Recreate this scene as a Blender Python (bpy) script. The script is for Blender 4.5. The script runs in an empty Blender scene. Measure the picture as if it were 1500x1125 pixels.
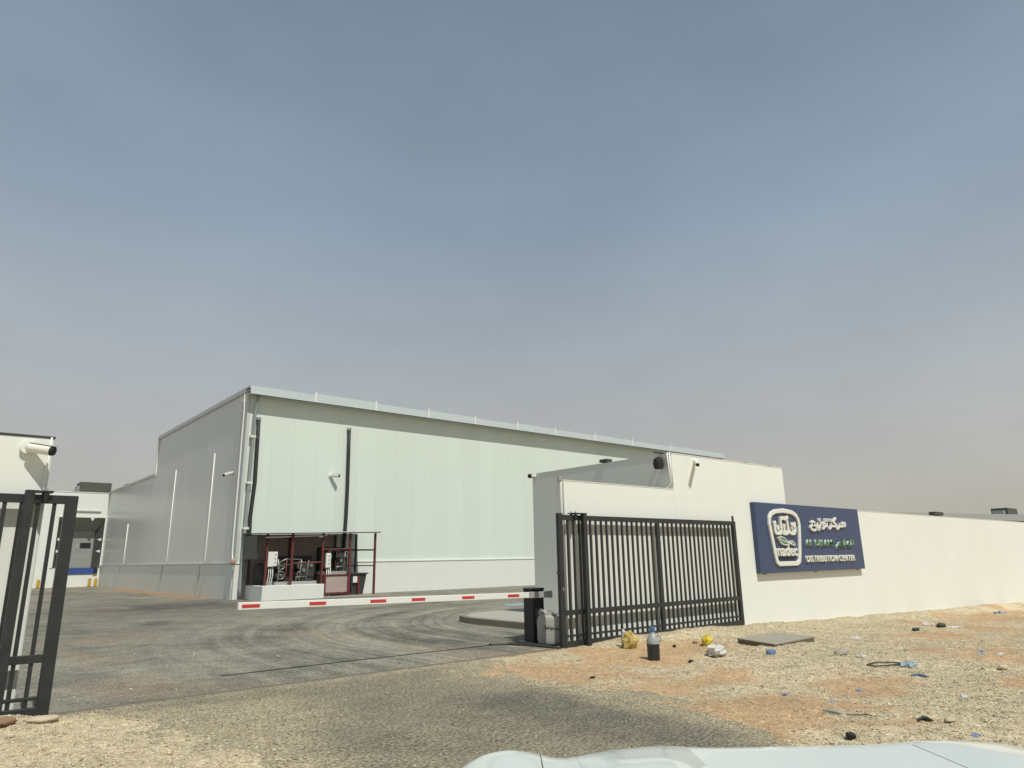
import bpy, bmesh, math, random
import numpy as np
from mathutils import Vector, Matrix

random.seed(7)
rng = np.random.default_rng(7)
scene = bpy.context.scene
COL = scene.collection
R = math.radians

# ------------------------------------------------------------------ camera
# World frame: X runs along the gate line, Y runs into the yard, Z is up.  Origin: left foot of the open gate leaf.
CAM = Vector((-9.158, -9.608, 1.6))
UX = (0.76501, 0.64401)                       # world X seen in the camera's ground frame (x right, y forward)
PITCH, ROLL, FPX = R(14.35), R(0.92), 1000.0  # focal length in pixels of a 1500 px wide picture
def c2w(x, y, z=0.0):                         # camera ground-frame vector -> world vector
    return Vector((x*UX[0] + y*UX[1], -x*UX[1] + y*UX[0], z))
fw = c2w(0, math.cos(PITCH), math.sin(PITCH)); rt0 = c2w(1, 0, 0); up0 = rt0.cross(fw)
rt = rt0*math.cos(ROLL) - up0*math.sin(ROLL); up = up0*math.cos(ROLL) + rt0*math.sin(ROLL)
cd = bpy.data.cameras.new('camera'); cam = bpy.data.objects.new('camera', cd); COL.objects.link(cam)
cd.sensor_fit = 'HORIZONTAL'; cd.sensor_width = 36; cd.lens = 36*FPX/1500
cd.clip_start = 0.05; cd.clip_end = 6000
M = Matrix((rt, up, -fw)).transposed().to_4x4(); M.translation = CAM
cam.matrix_world = M
scene.camera = cam

def ray(px, py): return fw + rt*((px-750)/FPX) - up*((py-562.5)/FPX)
def on_v(px, py, v):                          # where a pixel's ray meets the vertical plane Y = v
    d = ray(px, py); return CAM + d*((v-CAM.y)/d.y)
def on_u(px, py, u):
    d = ray(px, py); return CAM + d*((u-CAM.x)/d.x)

# ------------------------------------------------------------------ sky, sun, exposure
SUN_EL, SUN_OFF = R(58.5), R(-5)              # sun stands before the walls and just grazes the faces that look to -X
sdir = Vector((math.sin(SUN_OFF)*math.cos(SUN_EL), -math.cos(SUN_OFF)*math.cos(SUN_EL), math.sin(SUN_EL)))
w = bpy.data.worlds.new('World'); scene.world = w; w.use_nodes = True
nt = w.node_tree; bg = nt.nodes['Background']
sky = nt.nodes.new('ShaderNodeTexSky'); sky.sky_type = 'NISHITA'; sky.sun_disc = False
sky.sun_elevation = SUN_EL; sky.sun_rotation = math.atan2(sdir.x, sdir.y)
sky.air_density = 1.0; sky.dust_density = 3.0; sky.ozone_density = 2.0; sky.altitude = 400
tc = nt.nodes.new('ShaderNodeTexCoord'); sep = nt.nodes.new('ShaderNodeSeparateXYZ')
nt.links.new(tc.outputs['Generated'], sep.inputs[0])
ramp = nt.nodes.new('ShaderNodeValToRGB')     # airborne dust: thick at the horizon, thinner overhead
e = ramp.color_ramp.elements
DUST = [(0.0, (.525, .485, .415)), (0.065, (.510, .480, .420)), (0.19, (.465, .470, .455)), (0.29, (.415, .455, .482)), (0.44, (.308, .380, .458)), (0.69, (.210, .276, .342)), (1.0, (.160, .220, .290))]
e[0].position, e[0].color = DUST[0][0], (*DUST[0][1], 1)
e[1].position, e[1].color = DUST[-1][0], (*DUST[-1][1], 1)
for p, c in DUST[1:-1]:
    k = e.new(p); k.color = (*c, 1)
nt.links.new(sep.outputs['Z'], ramp.inputs[0])
nz = nt.nodes.new('ShaderNodeTexNoise'); nz.inputs['Scale'].default_value = 2.2; nz.inputs['Detail'].default_value = 5; nz.inputs['Roughness'].default_value = .55
mp = nt.nodes.new('ShaderNodeMapping'); mp.inputs['Scale'].default_value = (1, 1, 2.2)
nt.links.new(tc.outputs['Generated'], mp.inputs[0]); nt.links.new(mp.outputs[0], nz.inputs['Vector'])
mr = nt.nodes.new('ShaderNodeMapRange'); mr.inputs[1].default_value = .3; mr.inputs[2].default_value = .7; mr.inputs[3].default_value = 9.3; mr.inputs[4].default_value = 10.9
nt.links.new(nz.outputs['Fac'], mr.inputs[0])
sc_ = nt.nodes.new('ShaderNodeVectorMath'); sc_.operation = 'SCALE'
nt.links.new(ramp.outputs[0], sc_.inputs[0]); nt.links.new(mr.outputs[0], sc_.inputs['Scale'])
mix = nt.nodes.new('ShaderNodeMix'); mix.data_type = 'RGBA'; mix.inputs[0].default_value = 0.86
nt.links.new(sky.outputs[0], mix.inputs[6]); nt.links.new(sc_.outputs[0], mix.inputs[7])
nt.links.new(mix.outputs[2], bg.inputs[0]); bg.inputs[1].default_value = 0.10

sl = bpy.data.lights.new('sun', 'SUN'); so = bpy.data.objects.new('sun', sl); COL.objects.link(so)
sl.energy = 3.6; sl.angle = R(0.6); sl.color = (1.0, .975, .905)
so.rotation_euler = (-sdir).to_track_quat('-Z', 'Y').to_euler(); so.location = (0, -20, 40)
vs = scene.view_settings; vs.view_transform = 'Standard'; vs.look = 'None'; vs.exposure = 0.0; vs.gamma = 1

# ------------------------------------------------------------------ helpers
class MB:
    """collects geometry for ONE mesh object"""
    def __init__(s): s.v = []; s.f = []; s.mi = []; s.cm = 0
    def add(s, vs, fs):
        b = len(s.v); s.v += [tuple(p) for p in vs]; s.f += [tuple(i+b for i in f) for f in fs]; s.mi += [s.cm]*len(fs); return s
    def box(s, x0, x1, y0, y1, z0, z1):
        return s.add([(x0,y0,z0),(x1,y0,z0),(x1,y1,z0),(x0,y1,z0),(x0,y0,z1),(x1,y0,z1),(x1,y1,z1),(x0,y1,z1)],
                     [(3,2,1,0),(4,5,6,7),(0,1,5,4),(1,2,6,5),(2,3,7,6),(3,0,4,7)])
    def obox(s, c, ax, ay, az):   # oriented box: centre and half-axis vectors
        c, ax, ay, az = map(Vector, (c, ax, ay, az)); P = []
        for k in (-1, 1):
            for i, j in ((-1,-1),(1,-1),(1,1),(-1,1)): P.append(c + ax*i + ay*j + az*k)
        return s.add(P, [(3,2,1,0),(4,5,6,7),(0,1,5,4),(1,2,6,5),(2,3,7,6),(3,0,4,7)])
    def tube(s, pts, r, n=10, caps=True):
        pts = [Vector(p) for p in pts]; rr = r if hasattr(r, '__len__') else [r]*len(pts)
        rings = []; prev = None
        for i, p in enumerate(pts):
            t = ((pts[min(i+1, len(pts)-1)] - p).normalized() + (p - pts[max(i-1, 0)]).normalized())
            t = t.normalized() if t.length > 1e-6 else Vector((0,0,1))
            if prev is None:
                a = Vector((0,0,1)) if abs(t.z) < .9 else Vector((1,0,0)); prev = t.cross(a).normalized()
            x = (prev - t*prev.dot(t)).normalized(); y = t.cross(x); prev = x
            rings.append([p + (x*math.cos(2*math.pi*k/n) + y*math.sin(2*math.pi*k/n))*rr[i] for k in range(n)])
        V = [q for g in rings for q in g]; Fc = []
        for i in range(len(pts)-1):
            for k in range(n):
                a = i*n+k; b = i*n+(k+1) % n; Fc.append((a, b, b+n, a+n))
        if caps: Fc += [tuple(range(n-1, -1, -1)), tuple((len(pts)-1)*n+k for k in range(n))]
        return s.add(V, Fc)
    def lathe(s, c, prof, n=20, axis='z'):
        V = []; Fc = []; c = Vector(c)
        for r, h in prof:
            for k in range(n):
                a = 2*math.pi*k/n; q = (r*math.cos(a), r*math.sin(a), h)
                if axis == 'x': q = (q[2], q[0], q[1])
                elif axis == 'y': q = (q[1], q[2], q[0])
                V.append(c + Vector(q))
        for i in range(len(prof)-1):
            for k in range(n):
                a = i*n+k; b = i*n+(k+1) % n; Fc.append((a, b, b+n, a+n))
        Fc += [tuple(range(n-1, -1, -1)), tuple((len(prof)-1)*n+k for k in range(n))]
        return s.add(V, Fc)
    def prism(s, poly, y0, y1):   # polygon in XZ, extruded along Y (y0 < y1)
        n = len(poly); V = [(x, y0, z) for x, z in poly] + [(x, y1, z) for x, z in poly]
        Fc = [tuple(range(n)), tuple(range(2*n-1, n-1, -1))] + [(i, i+n, (i+1) % n + n, (i+1) % n) for i in range(n)]
        return s.add(V, Fc)
    def ribbon(s, pts, wdt, y0, y1, closed=False):   # thick polyline in XZ extruded along Y
        P = [Vector((a, 0, b)) for a, b in pts]; n = len(P); L = []; Rr = []
        for i in range(n):
            a = P[i-1] if (i or closed) else P[i]; b = P[(i+1) % n] if (i < n-1 or closed) else P[i]
            t = ((P[i]-a).normalized() if (P[i]-a).length > 1e-9 else Vector()) + ((b-P[i]).normalized() if (b-P[i]).length > 1e-9 else Vector())
            t.normalize(); nn = Vector((-t.z, 0, t.x)); d0 = (P[i]-a).normalized() if (P[i]-a).length > 1e-9 else t
            k = 1/max(.6, abs(d0.dot(t))); L.append(P[i]+nn*wdt/2*k); Rr.append(P[i]-nn*wdt/2*k)
        V = []; Fc = []
        for i in range(n):
            for q in (L[i], Rr[i]):
                V += [(q.x, y0, q.z), (q.x, y1, q.z)]
        m = n if closed else n-1
        for i in range(m):
            a = i*4; b = ((i+1) % n)*4
            Fc += [(a, a+2, b+2, b), (a+1, b+1, b+3, a+3), (a, b, b+1, a+1), (a+2, a+3, b+3, b+2)]
        if not closed: Fc += [(0, 1, 3, 2), ((n-1)*4, (n-1)*4+2, (n-1)*4+3, (n-1)*4+1)]
        return s.add(V, Fc)
    def mesh(s, name, mats, off=(0,0,0), smooth=False, bevel=0, seg=1):
        me = bpy.data.meshes.new(name); o = Vector(off)
        me.from_pydata([tuple(Vector(p)-o) for p in s.v], [], s.f)
        if not isinstance(mats, (list, tuple)): mats = [mats]
        for m in mats: me.materials.append(m)
        if len(mats) > 1: me.polygons.foreach_set('material_index', s.mi)
        bm = bmesh.new(); bm.from_mesh(me)
        bmesh.ops.recalc_face_normals(bm, faces=bm.faces)
        if bevel:
            ed = [e for e in bm.edges if len(e.link_faces) == 2 and e.calc_face_angle(0) > .5]
            bmesh.ops.bevel(bm, geom=ed, offset=bevel, segments=seg, affect='EDGES', profile=.5)
        bm.to_mesh(me); bm.free()
        if smooth: me.polygons.foreach_set('use_smooth', [True]*len(me.polygons))
        if smooth == 'auto':
            me.set_sharp_from_angle(angle=R(35))
        return me
    def build(s, name, mats, parent=None, **k):
        off = ORG.get(parent.name, (0,0,0)) if parent else (0,0,0)
        return obj(name, s.mesh(name, mats, off, **k), parent)

ORG = {}   # world position of the frame a thing's parts are built in
def obj(name, me, parent=None, loc=None):
    o = bpy.data.objects.new(name, me); COL.objects.link(o)
    if parent: o.parent = parent; ORG[o.name] = ORG.get(parent.name, (0,0,0))
    if loc is not None: o.location = Vector(loc) - Vector(ORG.get(parent.name, (0,0,0)) if parent else (0,0,0))
    return o
def tag(o, label, cat, group=None):
    o['label'] = label; o['category'] = cat
    if group: o['group'] = group
    return o
def thing(name, loc, label, cat, group=None):
    o = bpy.data.objects.new(name, None); COL.objects.link(o); o.location = loc; o.empty_display_size = .2
    ORG[o.name] = tuple(loc); return tag(o, label, cat, group)
def single(name, mb, m, loc, label, cat, group=None, **k):   # a thing that is one mesh, origin at its base
    o = obj(name, mb.mesh(name, m, loc, **k)); o.location = loc
    return tag(o, label, cat, group)
def struct(o): o['kind'] = 'structure'; return o

def mat(name, col, rough=.6, var=.0, scale=3.0, bump=0.0, bscale=60, metal=0.0, var2=0.0, s2=.5, tint=None, spec=None, streak=0.0):
    m = bpy.data.materials.new(name); m.use_nodes = True; t = m.node_tree; b = t.nodes['Principled BSDF']
    b.inputs['Base Color'].default_value = (*col, 1); b.inputs['Roughness'].default_value = rough; b.inputs['Metallic'].default_value = metal
    if spec is not None: b.inputs['Specular IOR Level'].default_value = spec
    if var or bump or var2 or streak:
        c = t.nodes.new('ShaderNodeTexCoord'); geo = t.nodes.new('ShaderNodeNewGeometry')
        src = geo.outputs['Position']; cur = None
        rgb = t.nodes.new('ShaderNodeRGB'); rgb.outputs[0].default_value = (*col, 1); cur = rgb.outputs[0]
        def layer(cur, sc, amt, tc, vec=src, det=6, lo=.3, hi=.72):
            n = t.nodes.new('ShaderNodeTexNoise'); n.inputs['Scale'].default_value = sc; n.inputs['Detail'].default_value = det; n.inputs['Roughness'].default_value = .62
            t.links.new(vec, n.inputs['Vector'])
            r = t.nodes.new('ShaderNodeMapRange'); r.inputs[1].default_value = lo; r.inputs[2].default_value = hi; r.inputs[4].default_value = amt
            t.links.new(n.outputs['Fac'], r.inputs[0])
            x = t.nodes.new('ShaderNodeMix'); x.data_type = 'RGBA'; x.inputs[7].default_value = (*tc, 1)
            t.links.new(r.outputs[0], x.inputs[0]); t.links.new(cur, x.inputs[6]); return x.outputs[2]
        tc_ = tint or tuple(q*.55 for q in col)
        if var: cur = layer(cur, scale, var, tc_)
        if var2: cur = layer(cur, s2, var2, tc_)
        if streak:
            mpn = t.nodes.new('ShaderNodeMapping'); mpn.inputs['Scale'].default_value = (1, 1, .06); t.links.new(src, mpn.inputs[0])
            cur = layer(cur, 5.0, streak, tc_, mpn.outputs[0], 4, .5, .8)
        t.links.new(cur, b.inputs['Base Color'])
        if bump:
            n = t.nodes.new('ShaderNodeTexNoise'); n.inputs['Scale'].default_value = bscale; n.inputs['Detail'].default_value = 5
            t.links.new(src, n.inputs['Vector'])
            bp = t.nodes.new('ShaderNodeBump'); bp.inputs['Strength'].default_value = bump; bp.inputs['Distance'].default_value = .02
            t.links.new(n.outputs['Fac'], bp.inputs['Height']); t.links.new(bp.outputs[0], b.inputs['Normal'])
    return m

DUSTC = (.50, .43, .31)
MT = dict(
    stucco = mat('white_stucco', (.775, .795, .74), .85, .12, 1.2, .07, 45, tint=(.64, .65, .55), var2=.18, s2=.35, streak=.12),
    stucco_g = mat('grey_white_stucco', (.74, .75, .68), .85, .14, 1.5, .2, 45, tint=(.55, .53, .46), var2=.2, s2=.4, streak=.14),
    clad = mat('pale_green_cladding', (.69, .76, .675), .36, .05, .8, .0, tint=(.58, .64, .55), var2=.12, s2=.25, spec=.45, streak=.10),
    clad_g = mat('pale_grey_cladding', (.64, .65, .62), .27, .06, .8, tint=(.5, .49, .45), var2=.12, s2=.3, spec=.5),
    back = mat('joint_backing', (.62, .66, .60), .8),
    plinth = mat('painted_plinth', (.74, .76, .70), .8, .12, 1.0, .15, 30, tint=(.55, .52, .44), streak=.16),
    fascia = mat('pale_metal_flashing', (.56, .62, .62), .35, .10, 3, tint=(.4, .45, .42), metal=.0),
    trim = mat('light_grey_trim', (.55, .58, .55), .4, .1, 4),
    pipe_w = mat('white_plastic_pipe', (.78, .79, .72), .5, .1, 5),
    pipe_g = mat('grey_pipe', (.30, .33, .32), .45, .15, 4),
    pipe_b = mat('black_insulated_pipe', (.028, .030, .028), .7, .3, 12, .4, 30, tint=(.07, .07, .06)),
    gate = mat('charcoal_gate_paint', (.020, .024, .026), .42, .18, 6, .05, 80, tint=(.10, .09, .07)),
    cab = mat('dark_cabinet_paint', (.012, .015, .018), .4, .15, 7, .04, 60, tint=(.06, .055, .045)),
    white_m = mat('white_painted_metal', (.78, .78, .72), .4, .08, 8, tint=(.55, .5, .42)),
    red = mat('red_reflective_tape', (.55, .045, .04), .45, .15, 20),
    red_p = mat('oxide_red_paint', (.155, .030, .028), .55, .3, 9, tint=(.08, .03, .025)),
    grey_m = mat('grey_metal', (.36, .36, .34), .45, .1, 9),
    dgrey = mat('dark_grey_metal', (.045, .047, .045), .5, .2, 9, tint=(.10, .09, .08)),
    shed_back = mat('brown_grey_sheet', (.44, .345, .31), .7, .25, 3, tint=(.3, .23, .2)),
    steel = mat('dull_steel', (.36, .35, .32), .38, .3, 15, metal=.6),
    navy = mat('navy_sign_panel', (.042, .066, .140), .38, .10, 2, tint=(.06, .08, .15), spec=.5),
    let_w = mat('white_letter_plastic', (.72, .72, .65), .45),
    let_g = mat('green_letter_face', (.03, .12, .05), .4),
    let_s = mat('pale_green_letter_side', (.62, .76, .60), .45),
    leaf_g = mat('leaf_green', (.05, .22, .08), .4),
    blue = mat('blue_leveller_paint', (.035, .085, .30), .5, .2, 6, tint=(.05, .06, .12)),
    rubber = mat('black_rubber', (.016, .016, .016), .7, .2, 10),
    pad = mat('grey_dock_pad', (.085, .085, .078), .75, .2, 3),
    pad_top = mat('grey_dock_curtain', (.26, .26, .23), .75, .15, 3),
    door = mat('dock_door_panel', (.30, .31, .29), .5, .08, 3),
    yellow = mat('yellow_paint', (.55, .33, .03), .5, .25, 10),
    olive = mat('olive_unit_casing', (.085, .09, .068), .6, .2, 5),
    conc = mat('concrete', (.40, .38, .32), .9, .3, 3, .5, 40, tint=(.28, .25, .2)),
    kerb_side = mat('kerb_concrete', (.24, .215, .165), .9, .3, 4, .5, 40),
    roofm = mat('roof_sheet', (.45, .47, .44), .5, .2, 1),
    far = mat('hazy_grey_sheet', (.33, .36, .35), .6, .1, 1),
    bagp = mat('woven_cement_bag', (.42, .41, .37), .7, .25, 12, .4, 70, tint=(.25, .23, .2)),
    ink = mat('dark_print', (.07, .07, .07), .7),
    wood = mat('weathered_plywood', (.36, .33, .26), .85, .35, 8, .4, 60, tint=(.18, .14, .09)),
    wood_d = mat('dark_batten_wood', (.15, .115, .075), .9, .35, 8),
    yel_b = mat('yellow_plastic_film', (.62, .50, .04), .4, .2, 15, .3, 40),
    yel_o = mat('yellow_orange_wrapper', (.55, .38, .09), .45, .55, 14, .3, 40, tint=(.30, .34, .22)),
    wht_b = mat('white_plastic_film', (.60, .60, .56), .45, .45, 15, .5, 40, tint=(.45, .38, .30)),
    blu_b = mat('blue_plastic', (.11, .19, .36), .5, .5, 14, .2, 40, tint=(.28, .27, .26)),
    lblu_b = mat('light_blue_plastic', (.20, .33, .40), .5, .5, 14, tint=(.38, .34, .27)),
    jug = mat('cloudy_plastic', (.34, .37, .34), .3, .2, 10),
    liquid = mat('dark_oil_bottle', (.022, .024, .026), .25, .2, 14, tint=(.05, .05, .05)),
    cap = mat('blue_cap', (.05, .12, .26), .4),
    rock = mat('brown_rock', (.30, .19, .11), .9, .5, 7, .8, 30, tint=(.14, .09, .05)),
    rock_p = mat('pale_rock', (.55, .46, .32), .9, .3, 9, .6, 30),
    car = mat('white_car_paint', (.66, .71, .66), .25, spec=.5),
    car_d = mat('black_trim_plastic', (.02, .02, .02), .5),
    glass = mat('headlight_lens', (.5, .52, .52), .08),
    twine = mat('green_black_twine', (.035, .05, .035), .7),
)
for k_ in ('clad', 'clad_g'):                  # sheet-to-sheet tone differences
    t_ = MT[k_].node_tree; b_ = t_.nodes['Principled BSDF']; ln = b_.inputs['Base Color'].links[0]; src_ = ln.from_socket
    oi = t_.nodes.new('ShaderNodeObjectInfo'); mr_ = t_.nodes.new('ShaderNodeMapRange'); mr_.inputs[3].default_value = .975; mr_.inputs[4].default_value = 1.02
    vm = t_.nodes.new('ShaderNodeVectorMath'); vm.operation = 'SCALE'; t_.links.new(oi.outputs['Random'], mr_.inputs[0]); t_.links.new(mr_.outputs[0], vm.inputs['Scale']); t_.links.new(src_, vm.inputs[0]); t_.links.new(vm.outputs[0], b_.inputs['Base Color'])
b = MT['car'].node_tree.nodes['Principled BSDF']; b.inputs['Coat Weight'].default_value = .6; b.inputs['Coat Roughness'].default_value = .05

# ------------------------------------------------------------------ ground
def vnoise(x, y, seed=0):
    x = np.asarray(x, float); y = np.asarray(y, float)
    ix = np.floor(x).astype(np.int64); iy = np.floor(y).astype(np.int64); fx = x-ix; fy = y-iy
    fx = fx*fx*(3-2*fx); fy = fy*fy*(3-2*fy)
    def h(a, b):
        k = (a*374761393 + b*668265263 + seed*1442695041) & 0xffffffff
        k = ((k ^ (k >> 13))*1274126177) & 0xffffffff; k = (k ^ (k >> 16)) & 0xffffffff
        return k/4294967295.0
    return (h(ix, iy)*(1-fx)+h(ix+1, iy)*fx)*(1-fy) + (h(ix, iy+1)*(1-fx)+h(ix+1, iy+1)*fx)*fy
def fbm(x, y, seed=0, o=4):
    s = 0; a = .5; n = 0
    for i in range(o): s = s + a*vnoise(x*2**i, y*2**i, seed+i*17); n += a; a *= .5
    return s/n
def sst(a, b, x): t = np.clip((x-a)/(b-a), 0, 1); return t*t*(3-2*t)
VK = [-60, -40, -14, -9, -6.7, -4.8, -2.9, -1.2, 0.05]
URK = [-26, -16, -6, -4.0, -3.1, -2.75, -2.7, -2.9, -1.9]
ULK = [-50, -35, -15, -10.8, -8.4, -7.0, -6.5, -6.9, -7.9]
def road_in(u, v):        # distance inside the access road (positive on it)
    d = np.minimum(u-np.interp(v, VK, ULK), np.interp(v, VK, URK)-u)
    return np.where(v < .06, d + (fbm(u*1.3, v*1.3, 5)-.5)*.7, -5)
def terrain(u, v):
    u = np.asarray(u, float); v = np.asarray(v, float)
    outside = sst(.34, .2, v)
    rin = road_in(u, v)
    off = sst(.25, -.35, rin)*outside*np.where((u > -8.2) & (u < .34), sst(.0, -.12, v), 1.0)
    slope = -.033*np.clip(u-4.0, 0, 45)*outside
    bump = (fbm(u*.55, v*.55, 31)-.5)*.16 + (fbm(u*2.2, v*2.2, 32)-.5)*.07 + (fbm(u*7, v*7, 33, 3)-.5)*.03
    heap = .12*np.exp(-((v+.45)/.45)**2)*sst(.6, 1.6, u)*(.4+1.0*fbm(u*.9, v*.9, 40)) + .22*np.exp(-((v+.1)/.5)**2)*sst(16, 24, u)*fbm(u*.4, v, 41)
    heap = heap + .10*np.exp(-((v+.5)/.5)**2)*sst(-7.6, -8.4, u)
    damp = sst(.0, 1.2, np.hypot(u, v))*.75+.25
    z = -.05 + off*(.062 + slope + bump*damp*(1-.6*np.exp(-((v+.05)/.3)**2)) + heap) - (1-outside)*.03
    return z
def T(u, v): return float(terrain(np.array([u]), np.array([v]))[0])
def pix(px, py, dz=0.0):  # where a pixel's ray meets the ground
    d = ray(px, py); z = 0.0
    for _ in range(25):
        p = CAM + d*((z+dz-CAM.z)/d.z); z = max(T(p.x, p.y), 0 if road_in(np.array([p.x]), np.array([p.y]))[0] > 0 or p.y > .1 else -9)*.6 + z*.4
    return Vector((p.x, p.y, z))

def axis(lo, hi, st, far):
    a = list(np.arange(lo, hi+1e-6, st)); g = st
    while a[-1] < far: g *= 1.35; a.append(a[-1]+g)
    g = st
    while a[0] > -far: g *= 1.35; a.insert(0, a[0]-g)
    return np.array(a)
def grid_obj(name, xs, ys, zf, cf, m):
    X, Y = np.meshgrid(xs, ys); nx, ny = len(xs), len(ys)
    co = np.stack([X.ravel(), Y.ravel(), zf(X.ravel(), Y.ravel())], 1)
    i = np.arange(nx*ny).reshape(ny, nx); q = np.stack([i[:-1,:-1], i[:-1,1:], i[1:,1:], i[1:,:-1]], -1).reshape(-1, 4)
    me = bpy.data.meshes.new(name); me.vertices.add(len(co)); me.vertices.foreach_set('co', co.astype(np.float32).ravel())
    me.loops.add(q.size); me.loops.foreach_set('vertex_index', q.ravel().astype(np.int32))
    me.polygons.add(len(q)); me.polygons.foreach_set('loop_start', np.arange(0, q.size, 4, dtype=np.int32))
    me.update(calc_edges=True); me.polygons.foreach_set('use_smooth', np.ones(len(q), bool))
    c = np.ones((len(co), 4), np.float32); c[:, :3] = cf(co[:, 0], co[:, 1])
    at = me.attributes.new('tone', 'FLOAT_COLOR', 'POINT'); at.data.foreach_set('color', c.ravel())
    me.materials.append(m); me.validate(); return struct(obj(name, me))
def ground_mat(name, rough, sp_scale, sp_dark, sp_light, bump, swirl=False):
    m = bpy.data.materials.new(name); m.use_nodes = True; t = m.node_tree; b = t.nodes['Principled BSDF']
    b.inputs['Roughness'].default_value = rough; b.inputs['Specular IOR Level'].default_value = .2
    a = t.nodes.new('ShaderNodeAttribute'); a.attribute_name = 'tone'
    g = t.nodes.new('ShaderNodeNewGeometry')
    def noise(sc, det=4):
        n = t.nodes.new('ShaderNodeTexNoise'); n.inputs['Scale'].default_value = sc; n.inputs['Detail'].default_value = det; n.inputs['Roughness'].default_value = .7
        t.links.new(g.outputs['Position'], n.inputs['Vector']); return n.outputs['Fac']
    def mul(cur, fac, lo, hi, a0, a1):
        r = t.nodes.new('ShaderNodeMapRange'); r.inputs[1].default_value = lo; r.inputs[2].default_value = hi; r.inputs[3].default_value = a0; r.inputs[4].default_value = a1
        t.links.new(fac, r.inputs[0]); x = t.nodes.new('ShaderNodeVectorMath'); x.operation = 'SCALE'
        t.links.new(cur, x.inputs[0]); t.links.new(r.outputs[0], x.inputs['Scale']); return x.outputs[0]
    cur = a.outputs['Color']
    n1 = noise(sp_scale); n2 = noise(sp_scale*.13); n3 = noise(sp_scale*.4)
    cur = mul(cur, n1, .3, .7, sp_dark, sp_light); cur = mul(cur, n2, .3, .7, .82, 1.16); cur = mul(cur, n3, .3, .7, .82, 1.18)
    if swirl:
        w_ = t.nodes.new('ShaderNodeAttribute'); w_.attribute_name = 'swirl'; sp = t.nodes.new('ShaderNodeSeparateXYZ'); t.links.new(w_.outputs['Vector'], sp.inputs[0])
        for fr, ft, lo_, hi_ in ((7.0, .18, .82, 1.20), (24.0, .3, .90, 1.10)):
            mx = t.nodes.new('ShaderNodeCombineXYZ')
            for k_, f_ in ((0, fr), (1, ft)):
                mm = t.nodes.new('ShaderNodeMath'); mm.operation = 'MULTIPLY'; mm.inputs[1].default_value = f_; t.links.new(sp.outputs[k_], mm.inputs[0]); t.links.new(mm.outputs[0], mx.inputs[k_])
            n_ = t.nodes.new('ShaderNodeTexNoise'); n_.inputs['Scale'].default_value = 1.0; n_.inputs['Detail'].default_value = 3; t.links.new(mx.outputs[0], n_.inputs['Vector'])
            r_ = t.nodes.new('ShaderNodeMapRange'); r_.inputs[1].default_value = .32; r_.inputs[2].default_value = .68; r_.inputs[3].default_value = lo_; r_.inputs[4].default_value = hi_; t.links.new(n_.outputs['Fac'], r_.inputs[0])
            x_ = t.nodes.new('ShaderNodeMix'); x_.data_type = 'FLOAT'; x_.inputs[2].default_value = 1.0; t.links.new(sp.outputs[2], x_.inputs[0]); t.links.new(r_.outputs[0], x_.inputs[3])
            v_ = t.nodes.new('ShaderNodeVectorMath'); v_.operation = 'SCALE'; t.links.new(cur, v_.inputs[0]); t.links.new(x_.outputs[0], v_.inputs['Scale']); cur = v_.outputs[0]
    t.links.new(cur, b.inputs['Base Color'])
    bp = t.nodes.new('ShaderNodeBump'); bp.inputs['Strength'].default_value = bump; bp.inputs['Distance'].default_value = .02
    t.links.new(n1, bp.inputs['Height']); t.links.new(bp.outputs[0], b.inputs['Normal'])
    return m
SANDC = np.array([.52, .355, .200]); GRAVC = np.array([.62, .525, .345]); ASPH = np.array([.125, .120, .098])
def gravel_amt(u, v):     # 0 bare sand .. 1 gravel
    n = fbm(u*.55+9, v*.55, 61, 4)*.8 + fbm(u*2.3, v*2.3, 62, 3)*.2
    left = sst(-5.0, -7.0, u)
    g = sst(.40, .50, n + .22*left + .10*np.exp(-((v+.5)/.7)**2)*sst(0, 2, u) - .06*sst(6, 14, u))
    return g
def ground_col(u, v):
    g = gravel_amt(u, v)[:, None]; n = fbm(u*1.1, v*1.1, 71)[:, None]
    c = SANDC*(.86+.3*n)*(1-g) + GRAVC*(.85+.3*n)*g
    far = sst(30, 200, np.hypot(u, v))[:, None]
    return c*(1-far) + np.array([.44, .34, .22])*far
ground = grid_obj('ground', axis(-16, 26, .09, 3000), axis(-13, 1.0, .09, 3000), terrain, ground_col, ground_mat('sand_ground', .95, 38, .45, 1.45, 1.0))

def road_dust(u, v):
    r = road_in(u, v)
    d = .44 + .50*sst(.9, -.1, r + (fbm(u*.8, v*.8, 81)-.5)*.7)
    d = d + .75*sst(-5.0, -7.2, u + (fbm(u*.7, v*.7, 82)-.5)*3.0)*sst(-.25, -1.0, v)
    d = d + .45*np.exp(-((v+.16)/.16)**2)*(.4+fbm(u*1.5, v*1.5, 84))
    d = d + (fbm(u*1.0, v*1.0, 83)-.5)*.45 + (fbm(u*4.0, v*4.0, 86)-.5)*.35 - .26*sst(-4.6, -3.4, u)*sst(-1.6, -3.2, v)*sst(.05, .55, r)
    return np.clip(d, 0, 1)
def road_col(u, v):
    d = road_dust(u, v)[:, None]; n = fbm(u*3, v*3, 85)[:, None]
    return (ASPH*(1-d) + np.array([.36, .31, .205])*d)*(.9+.2*n)
road = grid_obj('access_road', np.concatenate([[-40, -30, -22, -17], np.arange(-14, 1.5, .09)]), np.concatenate([[-60, -40, -25, -17], np.arange(-13, -.04, .09), [-.035]]),
                lambda u, v: (fbm(u*2, v*2, 88)-.5)*.008 - .6*sst(-.5, -.9, road_in(u, v)), road_col, ground_mat('dusty_road_asphalt', .9, 30, .05, 1.95, 1.0))

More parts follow.
